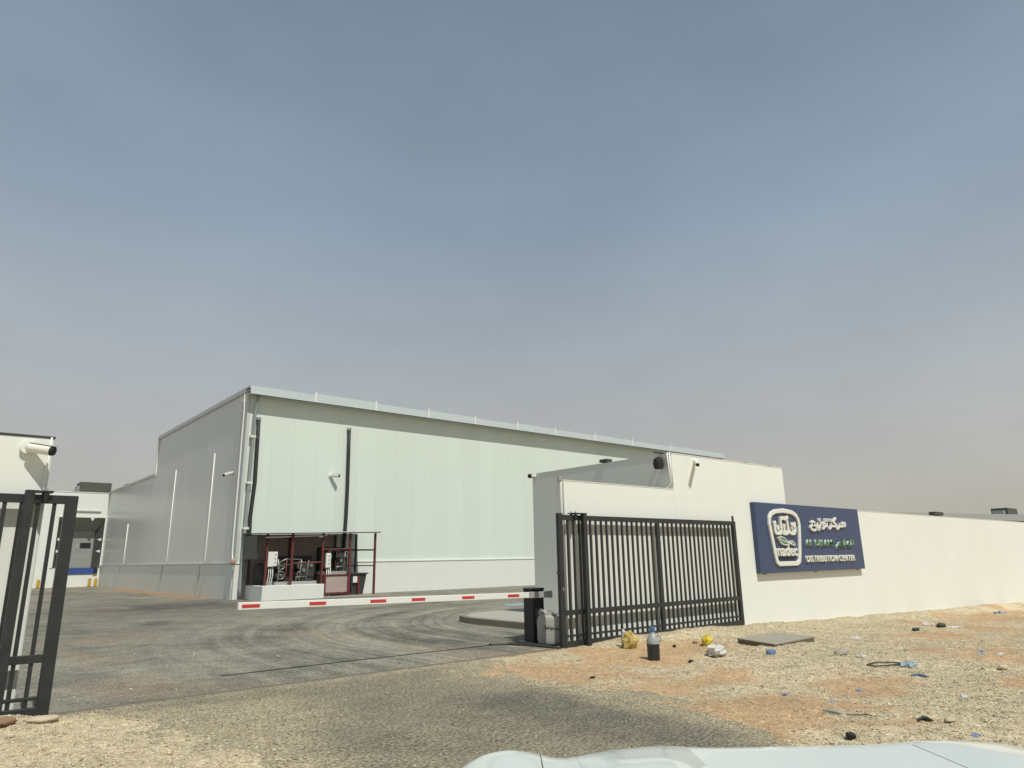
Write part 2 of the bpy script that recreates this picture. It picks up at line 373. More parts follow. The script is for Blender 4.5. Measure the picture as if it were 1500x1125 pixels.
def swirl(u, v):          # tyre paths: straight through the gate, then bending round the island to +X
    cx, cy = 7.5, 3.0
    r = np.where(v < cy, cx-u, np.hypot(u-cx, v-cy)); th = np.where(v < cy, v-cy, np.arctan2(v-cy, cx-u)*8)
    return r, th, sst(4.5, 6.0, r)*sst(15, 11, r)*sst(26, 18, u)
def yard_col(u, v):
    n1 = fbm(u*.5, v*.5, 91); n2 = fbm(u*1.7, v*1.7, 92); n3 = fbm(u*.18, v*.18, 93, 3)
    n4 = fbm(u*5, v*5, 94, 3); d = np.clip(.57 + (n1-.5)*.8 + (n2-.5)*.6 + (n4-.5)*.45, 0, 1)
    r, th, inb = swirl(u, v)
    st = fbm(r*4.5, th*.14, 95, 4) - .5
    d = d + inb*st*.8
    lanes = sum(np.exp(-((r-rc+.5*(fbm(th*.12, r*0+rc, 96)-.5))/.12)**2)*s for rc, s in ((6.2,.2),(7.3,-.22),(7.9,.2),(8.7,-.28),(9.6,.22),(10.4,-.2)))
    d = d + inb*lanes
    d = np.clip(d, 0, 1)[:, None]
    c = np.array([.100, .097, .081])*(1-d) + np.array([.305, .288, .225])*d
    # fresher, darker asphalt near the hall's corner
    dk = (np.exp(-((v-20)/4.5)**2)*np.exp(-((u+1.5)/5.)**2)*sst(.35, .6, n1+.2*(n2-.5))*.75)[:, None]
    c = c*(1-dk) + np.array([.055, .055, .055])*dk
    sd = sst(.55, .8, sst(-.9, 1.6, u)*sst(2.2, 1.9, u)*sst(23.5, 27, v)*sst(54, 44, v) + (n2-.5)*.6)
    patch = .75*sst(.58, .75, fbm(u*.6+3, v*.6+7, 97)+.25*(n2-.5))*.33*sst(1, -3, u)
    edge = .12*np.exp(-((v-.1)/.22)**2)*sst(.42, .6, n2)
    sd = np.clip(sd*.9 + patch + edge, 0, 1)[:, None]
    return c*(1-sd) + np.array([.33, .215, .12])*sd
yard = grid_obj('yard_asphalt', np.concatenate([[-90, -60, -40, -28, -20, -15], np.arange(-12, 22, .11), [24, 28, 34, 45, 60, 90]]),
                np.concatenate([[.035], np.arange(.08, 27, .11), np.arange(27.2, 60, .4), [64, 72, 90, 130]]),
                lambda u, v: (fbm(u*1.5, v*1.5, 98)-.5)*.01 - 3.0*((v < .25) & ((u > .34) | (u < -8.2))), yard_col, ground_mat('yard_asphalt', .88, 24, .35, 1.6, .8, swirl=True))
me_ = yard.data; co_ = np.zeros(len(me_.vertices)*3); me_.vertices.foreach_get('co', co_); co_ = co_.reshape(-1, 3); sw = np.zeros((len(co_), 3), np.float32)
sw[:, 0], sw[:, 1], sw[:, 2] = swirl(co_[:, 0], co_[:, 1]); a_ = me_.attributes.new('swirl', 'FLOAT_VECTOR', 'POINT'); a_.data.foreach_set('vector', sw.ravel())

# gate track: a narrow concrete strip with a low steel rail
struct(MB().box(-14.2, 5.95, -.034, .034, -.06, .006).build('gate_track', mat('dusty_track', (.30, .26, .19), .9, .6, 5, .3, 40, tint=(.16, .145, .115))))
struct(MB().box(-14.2, 5.95, -.007, .007, .004, .016).build('gate_rail', mat('dusty_rail', (.20, .175, .135), .7, .5, 6)))

# pavement island round the guardhouse
pv = thing('pavement', (3, 3, 0), '', ''); del pv['label']; del pv['category']; pv['kind'] = 'structure'
isl = [(1.75, .36), (1.82, 5.3), (2.05, 6.05), (2.7, 6.6), (3.5, 6.75), (11, 6.75), (11, 5.1), (8.9, 5.1), (3.80, 5.1), (3.80, .36)]
ii = [(x+.12*(x < 3.6), y-.12*(y > 6)) for x, y in isl]
def flatpoly(poly, z0, z1):
    m = MB(); n = len(poly); m.add([(x, y, z0) for x, y in poly]+[(x, y, z1) for x, y in poly], [tuple(range(n, 2*n))]+[(i, (i+1) % n, (i+1) % n+n, i+n) for i in range(n)]); return m
flatpoly(isl, -.05, .145).build('kerb', MT['kerb_side'], pv)
flatpoly(ii, .1, .152).build('paving', MT['conc'], pv)

# ------------------------------------------------------------------ gravel (uncountable stones)
def stones(name, n_try, region, size, dens, sunk, m):
    u = rng.uniform(region[0], region[1], n_try); v = rng.uniform(region[2], region[3], n_try)
    k = rng.random(n_try) < dens(u, v); u, v = u[k], v[k]; n = len(u)
    s = rng.lognormal(math.log(size), .48, n).clip(size*.4, size*4.5)
    s = np.where(road_in(u, v) > .1, s*.72, s)
    zt = np.where(v > .06, 0.0, np.maximum(terrain(u, v), np.where(road_in(u, v) > 0, 0.0, -9)))
    base = np.array([[1,0,0],[0,1,0],[-1,0,0],[0,-1,0],[.1,.1,.8],[-.1,0,-.7]], float)
    V = base[None] * (rng.uniform(.6, 1.25, (n, 6, 1)))
    a = rng.uniform(0, 2*np.pi, n); ca, sa = np.cos(a), np.sin(a)
    x = V[:, :, 0]*ca[:, None]-V[:, :, 1]*sa[:, None]; y = V[:, :, 0]*sa[:, None]+V[:, :, 1]*ca[:, None]
    tl = rng.uniform(-.5, .5, n)[:, None]; z = V[:, :, 2]*.85 + x*tl
    P = np.stack([x, y, z], -1)*(s/2)[:, None, None]; P[:, :, 0] += u[:, None]; P[:, :, 1] += v[:, None]; P[:, :, 2] += (zt + s*sunk)[:, None]
    F0 = np.array([[0,1,4],[1,2,4],[2,3,4],[3,0,4],[1,0,5],[2,1,5],[3,2,5],[0,3,5]])
    Fc = (F0[None] + (np.arange(n)*6)[:, None, None]).reshape(-1)
    me = bpy.data.meshes.new(name); me.vertices.add(n*6); me.vertices.foreach_set('co', P.astype(np.float32).ravel())
    me.loops.add(len(Fc)); me.loops.foreach_set('vertex_index', Fc.astype(np.int32)); me.polygons.add(n*8); me.polygons.foreach_set('loop_start', np.arange(0, len(Fc), 3, dtype=np.int32))
    me.update(calc_edges=True)
    pal = np.array([[.60,.51,.35],[.54,.45,.29],[.64,.57,.41],[.47,.38,.24],[.58,.52,.40],[.24,.20,.14]])
    ci = np.where((road_in(u, v) > .1) & (rng.random(n) < .5), 5, rng.choice(6, n, p=[.3,.25,.17,.14,.10,.04])); c = np.ones((n, 6, 4), np.float32); c[:, :, :3] = (pal[ci]*rng.uniform(.85, 1.12, (n, 1)))[:, None]
    at = me.attributes.new('tone', 'FLOAT_COLOR', 'POINT'); at.data.foreach_set('color', c.ravel())
    me.materials.append(m); o = obj(name, me); o['kind'] = 'stuff'; o['label'] = 'loose cream gravel strewn over the sand by the gate'; o['category'] = 'gravel'; return o
def g_dens(u, v):
    r = road_in(u, v); g = gravel_amt(u, v)
    d = np.where(r > .15, np.clip((road_dust(u, v)-.45)*.6, .07, .4), .10+.90*g)
    dist = np.hypot(u+9.16, v+9.61)
    return d*np.clip(13/dist, .12, 1)**1.3*(v < .02)*((u < 6.2) | (v < -.02))
gravel_m = ground_mat('gravel_stone', .9, 30, .8, 1.2, .2)
stones('gravel', 700000, (-12.5, 20, -8.0, .05), .0115, g_dens, .10, gravel_m)

gy = stones('yard_grit', 5000, (-8, 6, .1, 9), .016, lambda u, v: np.exp(-v/1.6)*.9*((u < 0) | (v > .4)) + .02, .1, gravel_m)
gy['label'] = 'scattered pale grit tracked onto the yard asphalt inside the gate'; gy['category'] = 'grit'
# ------------------------------------------------------------------ warehouse
wh = thing('warehouse', (20, 30, 0), 'large flat-roofed warehouse clad in pale green and grey panels', 'warehouse')
WU0, WU1, WV0, WV1, WV2 = 1.78, 41.2, 23.2, 39.9, 54.5
ZP, ZT, ZA = 1.58, 9.62, 7.35
MB().box(WU0+.1, WU1-.1, WV0+.1, WV1, -.1, 9.5).build('main_wall_core', MT['back'], wh)
MB().box(WU0+.1, WU1-.1, WV1, WV2, -.1, ZA-.1).build('annex_wall_core', MT['back'], wh)
def panels(n, w0, h0, axis_, start, fixed, z0, m, th=.09):
    step = w0/n
    if axis_ == 'u': me = MB().box(.0015, step-.0015, 0, th, 0, h0).mesh('cladding_panel', m)
    else: me = MB().box(0, th, .0015, step-.0015, 0, h0).mesh('cladding_panel', m)
    for i in range(n):
        obj('cladding_panel', me, wh, (start+i*step, fixed, z0) if axis_ == 'u' else (fixed, start+i*step, z0))
panels(34, WU1-WU0-.12, ZT-ZP, 'u', WU0+.12, WV0, ZP, MT['clad'])
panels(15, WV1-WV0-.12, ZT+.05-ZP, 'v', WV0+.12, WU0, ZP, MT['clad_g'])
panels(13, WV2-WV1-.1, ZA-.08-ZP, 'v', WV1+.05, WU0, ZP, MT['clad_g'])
# masonry plinth
MB().box(WU0-.03, WU1, WV0-.05, WV0+.12, -.1, ZP-.02).build('plinth', MT['plinth'], wh, bevel=.01)
MB().box(WU0-.05, WU0+.12, WV0+.125, WV2, -.1, ZP-.02).build('plinth', MT['plinth'], wh, bevel=.01)
MB().box(WU0-.02, WU1, WV0-.08, WV0+.05, ZP-.018, ZP+.03).build('drip_flashing', MT['pipe_w'], wh)
MB().box(WU0-.08, WU0+.05, WV0+.06, WV2, ZP-.016, ZP+.03).build('drip_flashing', MT['trim'], wh)
# corner trims
MB().box(WU0-.015, WU0+.118, WV0-.015, WV0+.118, ZP+.032, ZT).build('corner_trim', MT['trim'], wh)
# roof and edges
MB().box(WU0+.05, WU1-.05, WV0+.05, WV1-.02, 9.5, 9.66).build('roof', MT['roofm'], wh)
MB().box(WU0+.05, WU1-.05, WV1+.02, WV2-.05, ZA-.1, ZA-.02).build('annex_roof', MT['roofm'], wh)
# eave box over the long side: soffit + fascia lengths with joint caps
u0 = WU0-.10
MB().box(u0, WU1, WV0-.46, WV0+.06, 9.44, 9.48).build('soffit', MT['trim'], wh)
MB().box(u0, WU1, WV0-.515, WV0-.455, 9.425, 9.458).build('drip_edge', MT['dgrey'], wh)
us = [u0] + [on_v(x, y, 22.8).x for x, y in ((462,575),(550,586),(627,600),(695,611),(757,620),(812,630),(870,640),(925,648),(980,657))] + [WU1]
for i in range(len(us)-1):
    h = 9.84 + (.0, .06, -.01, .03, -.02, .04, .0, .02, -.02, .02)[i]
    mfa = MB(); mfa.add([(us[i]+.01, WV0-.50, 9.46), (us[i+1]-.01, WV0-.50, 9.46), (us[i+1]-.01, WV0-.50, h), (us[i]+.01, WV0-.50, h+.02),
                         (us[i]+.01, WV0-.45, 9.46), (us[i+1]-.01, WV0-.45, 9.46), (us[i+1]-.01, WV0-.45, h), (us[i]+.01, WV0-.45, h+.02)],
                        [(3,2,1,0),(4,5,6,7),(0,1,5,4),(1,2,6,5),(2,3,7,6),(3,0,4,7)])
    mfa.build('fascia', MT['fascia'], wh)
    if i: MB().box(us[i]-.05, us[i]+.05, WV0-.512, WV0-.44, 9.46, 9.98).build('fascia_joint', MT['white_m'], wh)
MB().box(u0, WU1, WV0-.45, WV0+.1, 9.70, 9.78).build('gutter', MT['roofm'], wh)
MB().box(WU0-.10, WU0+.14, WV0-.40, WV1+.1, 9.665, 9.88).build('gable_coping', MT['trim'], wh)
MB().box(WU0-.08, WU0+.14, WV1-.05, WV1+.12, ZA+.06, 9.66).build('gable_coping', MT['pipe_w'], wh)
MB().box(WU0-.09, WU0+.14, WV1-.05, WV2+.05, ZA-.1, ZA+.055).build('gable_coping', MT['trim'], wh)
# downpipe and conduits at the corner
MB().tube([(2.12, 22.85, 9.46), (2.12, 22.95, 9.1), (2.10, 23.05, 8.6), (2.06, 23.05, 5), (2.02, 23.03, .5), (2.02, 22.95, .1)], .075, 10).build('downpipe', MT['pipe_g'], wh, smooth=True)
for z in (3.1, 5.2, 7.4): MB().box(1.95, 2.2, 22.96, 23.2, z, z+.10).build('pipe_clip', MT['pipe_w'], wh)
MB().tube([(1.700, 23.5, 9.6), (1.690, 23.42, 8.8), (1.690, 23.42, 2.1), (1.690, 23.30, 1.75), (1.630, 23.06, 1.7)], .035, 8).build('conduit', MT['pipe_w'], wh, smooth=True)
MB().tube([(1.710, 23.75, 9.4), (1.710, 23.75, 2.3), (1.700, 23.68, 1.9), (1.670, 23.4, 1.68), (1.630, 23.1, 1.6)], .022, 8).build('conduit', MT['pipe_w'], wh, smooth=True)
MB().lathe((1.630, 23.02, 1.66), [(.10, -.13), (.12, -.05), (.12, .05), (.08, .13)], 10).build('pipe_elbow', mat('pinkish_foam', (.42, .26, .20), .8), wh, smooth=True)
# pale conduits down the gable
for (xt, yt, zt, vv) in ((0, 0, 7.1, 34.95), (0, 0, 7.2, 27.65), (0, 0, 4.45, 46.45)):
    MB().tube([(1.760, vv, zt), (1.760, vv, 1.75), (1.730, vv+.02, 1.63), (1.700, vv+.62, 1.55), (1.700, vv+.62, 1.1 if vv > 40 else .75)], .026, 8).build('conduit', MT['pipe_w'], wh, smooth=True)
# black insulated pipes on the long wall
for uu, zt in ((2.32, 8.3), (7.1, 8.3)):
    MB().tube([(uu, 23.1, zt), (uu+.01, 23.08, zt-1.2), (uu+.03, 23.07, zt-3), (uu+.02-(.08 if uu < 3 else .0), 23.07, zt-4.6), (uu-.02, 23.09, 2.4), (uu-.03, 23.09, .8)], .085, 10).build('insulated_pipe', MT['pipe_b'], wh, smooth=True)
    MB().tube([(uu, 23.1, zt-.02), (uu, 23.1, zt+.12)], .11, 10).build('pipe_cap', MT['pipe_g'], wh)
MB().tube([(WU1-.15, WV0-.3, 9.4), (WU1-.15, WV0-.3, 9.75)], .12, 10).build('gutter_outlet', MT['pipe_g'], wh)
# vent stubs on the far eave
MB().lathe((42.0, 24.2, 0), [(.10, 0), (.10, 9.9), (.2, 9.9), (.2, 10.15), (.1, 10.2)], 12).build('vent_pipe', MT['grey_m'], wh, smooth='auto')

# ------------------------------------------------------------------ loading dock building
dk = thing('loading_dock_building', (-8, 58, 0), 'white flat-roofed loading dock building with grey dock shelter and blue leveller', 'building')
VD = 54.6
mw = MB(); mw.box(-30, -1.55, VD, VD+.3, 0, 7.25); mw.box(1.72, 1.94, VD, VD+.3, 0, 7.25); mw.box(-1.55, 1.72, VD, VD+.3, 5.30, 7.25); mw.box(-1.55, 1.72, VD, VD+.3, 0, 1.40)
mw.build('wall', MT['stucco'], dk)
MB().box(-30, 1.9, VD+.3, 75, 6.6, 7.0).build('roof', MT['roofm'], dk)
MB().box(-30, 1.93, VD-.03, VD+.34, 7.25, 7.31).build('coping', MT['white_m'], dk)
MB().box(-1.7, 1.75, VD-.04, VD, 5.30, 5.40).build('shelter_frame', MT['white_m'], dk)
MB().box(1.66, 1.80, VD-.05, VD-.002, 1.45, 5.29).build('shelter_frame', MT['white_m'], dk)
MB().box(-1.66, -1.5, VD-.05, VD-.002, 1.45, 5.29).build('shelter_frame', MT['white_m'], dk)
def quadpad(P, d): # thin slab from a quad
    m = MB(); n = (Vector(P[1])-Vector(P[0])).cross(Vector(P[3])-Vector(P[0])).normalized()*d
    m.add([*P, *[tuple(Vector(p)+n) for p in P]], [(0,1,2,3),(7,6,5,4),(0,4,5,1),(1,5,6,2),(2,6,7,3),(3,7,4,0)]); return m
quadpad([(1.66, VD+.02, 1.42), (1.20, VD+.85, 1.42), (1.20, VD+.85, 4.3), (1.66, VD+.02, 5.28)], .04).build('side_pad', MT['pad'], dk)
quadpad([(-1.50, VD+.02, 1.42), (-.95, VD+.85, 1.42), (-.95, VD+.85, 4.3), (-1.50, VD+.02, 5.28)], -.04).build('side_pad', MT['pad'], dk)
quadpad([(-1.50, VD+.02, 5.28), (1.66, VD+.02, 5.28), (1.20, VD+.85, 4.32), (-.95, VD+.85, 4.32)], .04).build('head_curtain', MT['pad_top'], dk)
for z in (2.7, 3.6):
    for s, uu in ((1, 1.56), (-1, -1.40)):
        MB().prism([(uu, z-.11), (uu, z+.11), (uu-s*.30, z)], VD+.0, VD+.02).build('guide_arrow', MT['white_m'], dk)
MB().prism([(.62, 5.29), (.92, 5.29), (.77, 5.02)], VD-.035, VD-.01).build('guide_arrow', MT['white_m'], dk)
dd = MB().box(-1.1, 1.35, VD+.95, VD+1.0, 1.3, 4.6).build('dock_door', MT['back'], dk)
for i in range(5): MB().box(-1.08, 1.33, VD+.93, VD+.97, 1.42+i*.62, 1.42+i*.62+.61).build('door_panel', MT['door'], dd, bevel=.008)
MB().box(.28, 1.02, VD+.905, VD+.93, 2.95, 3.36).build('door_window', MT['rubber'], dd)
MB().box(.0, .16, VD+.905, VD+.93, 2.9, 3.3).build('door_handle', MT['grey_m'], dd)
MB().box(-.98, 1.28, VD-.12, VD-.002, .98, 1.42).build('leveller_lip', MT['blue'], dk)
MB().box(-1.25, -.985, VD-.14, VD-.002, .98, 1.45).build('bumper', MT['rubber'], dk)
MB().box(1.285, 1.56, VD-.14, VD-.002, .98, 1.45).build('bumper', MT['rubber'], dk)
MB().box(-.98, 1.28, VD-.05, VD-.002, .0, .9).build('pit_face', MT['white_m'], dk)
MB().box(-1.3, 1.3, VD-.10, VD-.002, 5.78, 5.86).build('light_rail', MT['trim'], dk)
MB().tube([(1.83, VD-.06, .1), (1.83, VD-.06, 6.5)], .045, 8).build('downpipe', MT['pipe_w'], dk)
for k in range(2): MB().box(-2.4, 1.7, VD-2.2, VD-2.1, .001, .012).build('bay_line', MT['yellow'], dk) if k else None
def bollard(u, v, label):
    t = thing('bollard', (u, v, 0), label, 'bollard', 'bollards by the loading dock')
    MB().lathe((u, v, 0), [(.11, 0), (.11, .55), (.09, .62), (.03, .65)], 14).build('post', MT['yellow'], t, smooth='auto')
    MB().lathe((u, v, 0), [(.15, 0), (.15, .025), (.12, .03)], 14).build('base_plate', MT['dgrey'], t, smooth='auto')
bollard(1.45, 54.0, 'short yellow bollard at the corner of dock building and grey end wall')
bollard(1.05, 54.1, 'short yellow bollard just inside the corner bollard at the loading dock')
bollard(-1.25, 54.0, 'short yellow bollard on the open side of the blue dock leveller')
bollard(-2.3, 54.0, 'short yellow bollard at the white wall farthest from the blue leveller')
ru = thing('rooftop_unit', (.9, 56.5, 7.0), 'olive grey cooling unit standing on the dock building roof', 'cooling unit')
MB().box(-.25, 2.0, 55.7, 57.5, 7.0, 8.22).build('casing', MT['olive'], ru, bevel=.02)
MB().box(-.4, -.24, 55.9, 57.2, 7.0, 7.9).build('end_panel', MT['grey_m'], ru)
MB().tube([(-.3, 55.8, 7.42), (-.75, 55.8, 7.42), (-.8, 55.8, 7.36), (-.8, 55.8, 6.9)], .05, 8).build('pipe', MT['dgrey'], ru, smooth=True)
ru2 = thing('rooftop_unit', (4.6, 57, 7.2), 'small dark cooling unit on annex roof behind the sloping edge trim', 'cooling unit')
MB().box(3.4, 5.6, 55.0, 56.5, 6.5, 8.1).build('casing', MT['olive'], ru2, bevel=.02)
MB().tube([(2.75, 54.3, 7.2), (2.75, 54.3, 8.0), (2.95, 54.3, 8.05)], .06, 8).build('pipe', MT['dgrey'], ru2, smooth=True)

# ------------------------------------------------------------------ pump shed against the warehouse
ps = thing('pump_shelter', (4.8, 22, 0), 'open lean-to shelter of dark red steel posts on a white plinth', 'shelter')
ZR = 2.82; PF, PB = 20.98, 22.95
MB().box(2.25, 5.10, 20.9, 23.1, -.05, .62).build('raised_plinth', MT['plinth'], ps, bevel=.015)
MB().box(5.102, 7.75, 20.9, 23.15, -.05, .06).build('floor_slab', MT['conc'], ps)
for uu, vv, m in ((2.42, 21.12, 'red_p'), (3.52, 21.0, 'red_p'), (4.98, 21.0, 'red_p'), (7.68, PF, 'red_p'), (4.2, PB, 'red_p'), (6.55, PB, 'dgrey'), (7.68, PB, 'dgrey'), (2.30, 22.9, 'dgrey'), (6.35, PF, 'red_p')):
    MB().box(uu-.045, uu+.045, vv-.045, vv+.045, .05 if uu > 5.2 else .55, ZR+.10*(uu-2.3)/5.4).build('post', MT[m], ps)
def rail(a, b, m='red_p', r=.035): MB().tube([a, b], r, 4).build('rail', MT[m], ps)
rail((3.52, 21, 1.55), (4.98, 21, 1.58)); rail((2.42, 21.1, 1.40), (3.52, 21.0, 1.5), 'dgrey', .025); rail((4.98, 21, 2.15), (6.35, PF, 2.17)); rail((6.35, PB, 2.15), (7.68, PF, 2.12), 'dgrey'); rail((6.45, PB, 1.4), (7.68, PF, 1.38), 'dgrey', .025)
rail((2.3, 21.05, ZR-.14), (5.2, 21.02, ZR-.02), 'pipe_w', .03)
rf = MB(); rf.add([(1.95, 20.75, ZR-.02), (7.85, 20.75, ZR+.11), (7.85, 23.15, ZR+.20), (1.95, 23.15, ZR+.07), (1.95, 20.75, ZR+.02), (7.85, 20.75, ZR+.15), (7.85, 23.15, ZR+.24), (1.95, 23.15, ZR+.11)],
                  [(3,2,1,0),(4,5,6,7),(0,1,5,4),(1,2,6,5),(2,3,7,6),(3,0,4,7)]); rf.build('roof_sheet', MT['dgrey'], ps)
MB().add([(1.97, 20.735, ZR+.02), (7.86, 20.735, ZR+.15), (7.86, 20.735, ZR+.18), (1.97, 20.735, ZR+.05), (1.97, 20.9, ZR+.03), (7.86, 20.9, ZR+.16), (7.86, 20.9, ZR+.19), (1.97, 20.9, ZR+.06)], [(3,2,1,0),(4,5,6,7),(0,1,5,4),(1,2,6,5),(2,3,7,6),(3,0,4,7)]).build('roof_edge', MT['trim'], ps)
MB().box(2.2, 6.55, 23.0, 23.04, .05, ZR+.05).build('back_sheet', MT['shed_back'], ps)
MB().box(2.0, 2.06, 21.2, 22.9, 1.75, ZR-.05).build('side_sheet', MT['dgrey'], ps)
MB().box(4.75, 4.95, 20.94, 21.0, ZR-.12, ZR-.04).build('lamp', MT['white_m'], ps)
def pump_set(u, v, z, wdt, label, lo):
    t = thing('pump_set', (u, v, z), label, 'pump', 'pump sets in the shelter')
    MB().box(u, u+wdt, v, v+.9, z, z+.14).build('skid', MT['grey_m'], t)
    MB().box(u+.05, u+wdt-.05, v+.55, v+.95, z+.14, z+1.25).build('rear_casing', MT['pipe_b'], t, bevel=.03)
    for i in range(lo):
        for j in range(2):
            cu = u+.30+i*(wdt*.48/max(1, lo-1)) ; cz = z+.42+j*.42
            q = MB().lathe((cu, v+.30, cz), [(.17, -.1), (.19, -.06), (.19, .3)], 16, 'y').build('pump_casing', MT['dgrey'], t, smooth='auto')
            MB().tube([(cu+.17*math.cos(a), v+.17, cz+.17*math.sin(a)) for a in np.linspace(0, 2*math.pi, 17)], .024, 6, False).build('flange_ring', MT['steel'], q, smooth=True)
            MB().lathe((cu, v+.18, cz), [(.055, -.05), (.06, .05)], 10, 'y').build('hub', MT['steel'], q, smooth='auto')
    MB().tube([(u+.2, v+.2, z+.2), (u+.2, v+.1, z+1.0), (u+.5, v+.1, z+1.12), (u+wdt*.6, v+.12, z+1.1), (u+wdt*.62, v+.3, z+.4)], .028, 8).build('hose', MT['steel'], t, smooth=True)
    rs = random.Random(int(u*100))
    for k in range(5):
        a_ = u+.15+k*wdt*.17; h_ = z+rs.uniform(.75, 1.15)
        MB().tube([(a_, v+.12, z+.15), (a_+.02, v+.08, z+.5), (a_+rs.uniform(-.1, .1), v+.05, h_), (a_+.1, v+.3, h_+.05)], rs.choice((.018, .03)), 7).build('pipe', MT[rs.choice(('red_p', 'steel', 'dgrey'))], t, smooth=True)
    for k in range(2):
        a_ = u+wdt*(.68+.18*k); MB().lathe((a_, v+.06, z+.62+.2*k), [(.07, -.03), (.08, 0), (.07, .03)], 12, 'y').build('gauge', MT['steel'], t, smooth='auto')
    MB().box(u+wdt*.62, u+wdt-.08, v+.1, v+.55, z+.14, z+1.0).build('motor_housing', MT['dgrey'], t, bevel=.04)
    MB().tube([(u+wdt*.5, v+.05, z+.16), (u+wdt*.5, v+.05, z+.34), (u+wdt*.75, v+.05, z+.34)], .03, 8).build('drain_pipe', MT['steel'], t, smooth=True)
    return t
pump_set(2.95, 21.3, .62, 1.95, 'dark pump set with bright flange rings on the raised white plinth', 2)
MB().box(5.15, 6.5, 21.2, 22.4, .06, .1)
def control_box(u0, u1, z0, z1, v, label):
    t = thing('control_box', ((u0+u1)/2, v, 0), label, 'control box', 'control boxes on the shelter posts')
    MB().box(u0, u1, v-.16, v, z0, z1).build('cabinet', MT['white_m'], t, bevel=.012)
    for k in range(3): MB().lathe((u1-.1, v-.175, z0+.18+.17*k), [(.022, -.01), (.022, .02)], 8, 'y').build('button', MT['ink'], t)
    for k in range(3):
        uu = u0+.08+k*.09; MB().tube([(uu, v-.08, z0+.01), (uu+.02, v-.07, z0-.35), (uu-.02, v-.03, z0-.7), (uu+.02, v, max(.06, .62 if u0 < 5 else .06)-.01)], .022, 6).build('cable', MT['pipe_w'], t, smooth=True)
control_box(2.48, 2.90, 1.42, 2.06, 21.22, 'light grey control box with buttons above the raised white plinth')
control_box(5.16, 5.40, 1.33, 1.98, 21.12, 'narrow light grey control box above the red steel stand')
st = thing('steel_stand', (5.8, 21.6, .06), 'dark red steel stand with panelled front under the second pump set', 'stand')
for uu in (5.18, 6.40):
    for vv in (21.05, 22.1): MB().box(uu-.045, uu+.045, vv-.045, vv+.045, .05, 1.0).build('leg', MT['red_p'], st)
MB().box(5.13, 6.45, 21.0, 22.15, .96, 1.02).build('top', MT['red_p'], st); MB().box(5.23, 6.35, 21.03, 21.06, .22, .94).build('front_panel', MT['shed_back'], st)
MB().box(5.23, 6.355, 21.01, 21.07, .14, .20).build('stretcher', MT['red_p'], st)
pump_set(5.15, 21.2, 1.02, 1.35, 'smaller dark pump set standing on the red steel stand', 2)
bn = thing('waste_bin', (7.0, 21.5, .06), 'dark tapered waste bin with overhanging lid beside the red stand', 'bin')
bm_ = MB(); bm_.add([(6.62, 21.2, .06), (7.22, 21.2, .06), (7.22, 21.9, .06), (6.62, 21.9, .06), (6.52, 21.1, 1.0), (7.34, 21.1, 1.0), (7.34, 22.0, 1.0), (6.52, 22.0, 1.0)], [(3,2,1,0),(4,5,6,7),(0,1,5,4),(1,2,6,5),(2,3,7,6),(3,0,4,7)])
bm_.build('body', MT['dgrey'], bn); MB().box(6.46, 7.42, 21.04, 22.06, 1.0, 1.06).build('lid', MT['dgrey'], bn, bevel=.015)
MB().box(6.62, 6.84, 21.06, 21.14, .62, .90).build('sticker', MT['white_m'], bn); MB().box(6.86, 6.96, 21.02, 21.14, .06, .92).build('rib', MT['red_p'], bn)
ol = thing('oil_drum', (2.75, 22.4, .06), 'dark grey tank in the shaded corner of the shelter by the wall corner', 'tank')
MB().lathe((2.72, 22.5, .61), [(.26, 0), (.28, .03), (.28, .4), (.29, .42), (.28, .44), (.28, .8), (.24, .9), (.05, .96)], 20).build('body', MT['dgrey'], ol, smooth='auto')

# ------------------------------------------------------------------ boundary walls and guardhouse
VW = .13
gh = thing('guardhouse', (6, 2.5, 0), 'white rendered guardhouse block with lower wing wall behind the open gate', 'guardhouse')
gw = MB(); gw.box(3.85, 8.80, VW, VW+.2, -.6, 3.92); gw.box(3.85, 4.05, VW+.2, 5.0, -.1, 3.92); gw.box(8.6, 8.8, VW+.2, 5.0, -.1, 3.92); gw.box(4.05, 8.6, 4.8, 5.0, -.1, 3.92)
gw.build('wall', MT['stucco'], gh)
MB().box(4.05, 8.6, VW+.2, 4.8, 3.3, 3.45).build('roof', MT['conc'], gh)
MB().box(.33, 3.848, VW, VW+.2, -.6, 3.085).build('wing_wall', MT['stucco'], gh)
MB().box(.32, 3.848, VW-.008, VW+.21, 3.085, 3.10).build('wing_coping', MT['stucco_g'], gh)
MB().box(3.842, 4.06, VW-.008, 5.008, 3.92, 3.937).build('coping', MT['stucco_g'], gh)
MB().box(4.06, 8.81, VW-.008, VW+.21, 3.92, 3.938).build('coping', MT['stucco_g'], gh)
MB().tube([(.30, .18, 3.12), (.29, .17, 3.0), (.29, .17, .1)], .028, 8).build('conduit', MT['pipe_w'], gh, smooth=True)
MB().lathe((.27, .18, 3.08), [(.05, 0), (.05, .09)], 8).build('conduit_box', MT['grey_m'], gh)
MB().tube([(3.82, .22, 3.94), (3.815, .20, 3.6), (3.82, .16, 3.25), (3.82, .25, 3.14), (3.81, .36, 3.12)], .022, 8).build('cable', MT['pipe_w'], gh, smooth=True)
MB().tube([(3.83, .17, 3.95), (3.83, .15, 3.1)], .02, 8).build('cable', MT['pipe_w'], gh, smooth=True)
for x in (5.45, 6.9, 8.1): MB().box(x, x+.14, VW-.012, VW+.1, 3.936, 3.957).build('mortar_lump', MT['conc'], gh)
bw = thing('boundary_wall', (30, .3, -.5), 'long white rendered boundary wall carrying the navy sign', 'wall', 'white boundary walls')
MB().box(8.802, 70, VW+.004, VW+.204, -2.6, 2.885).build('wall', MT['stucco'], bw)
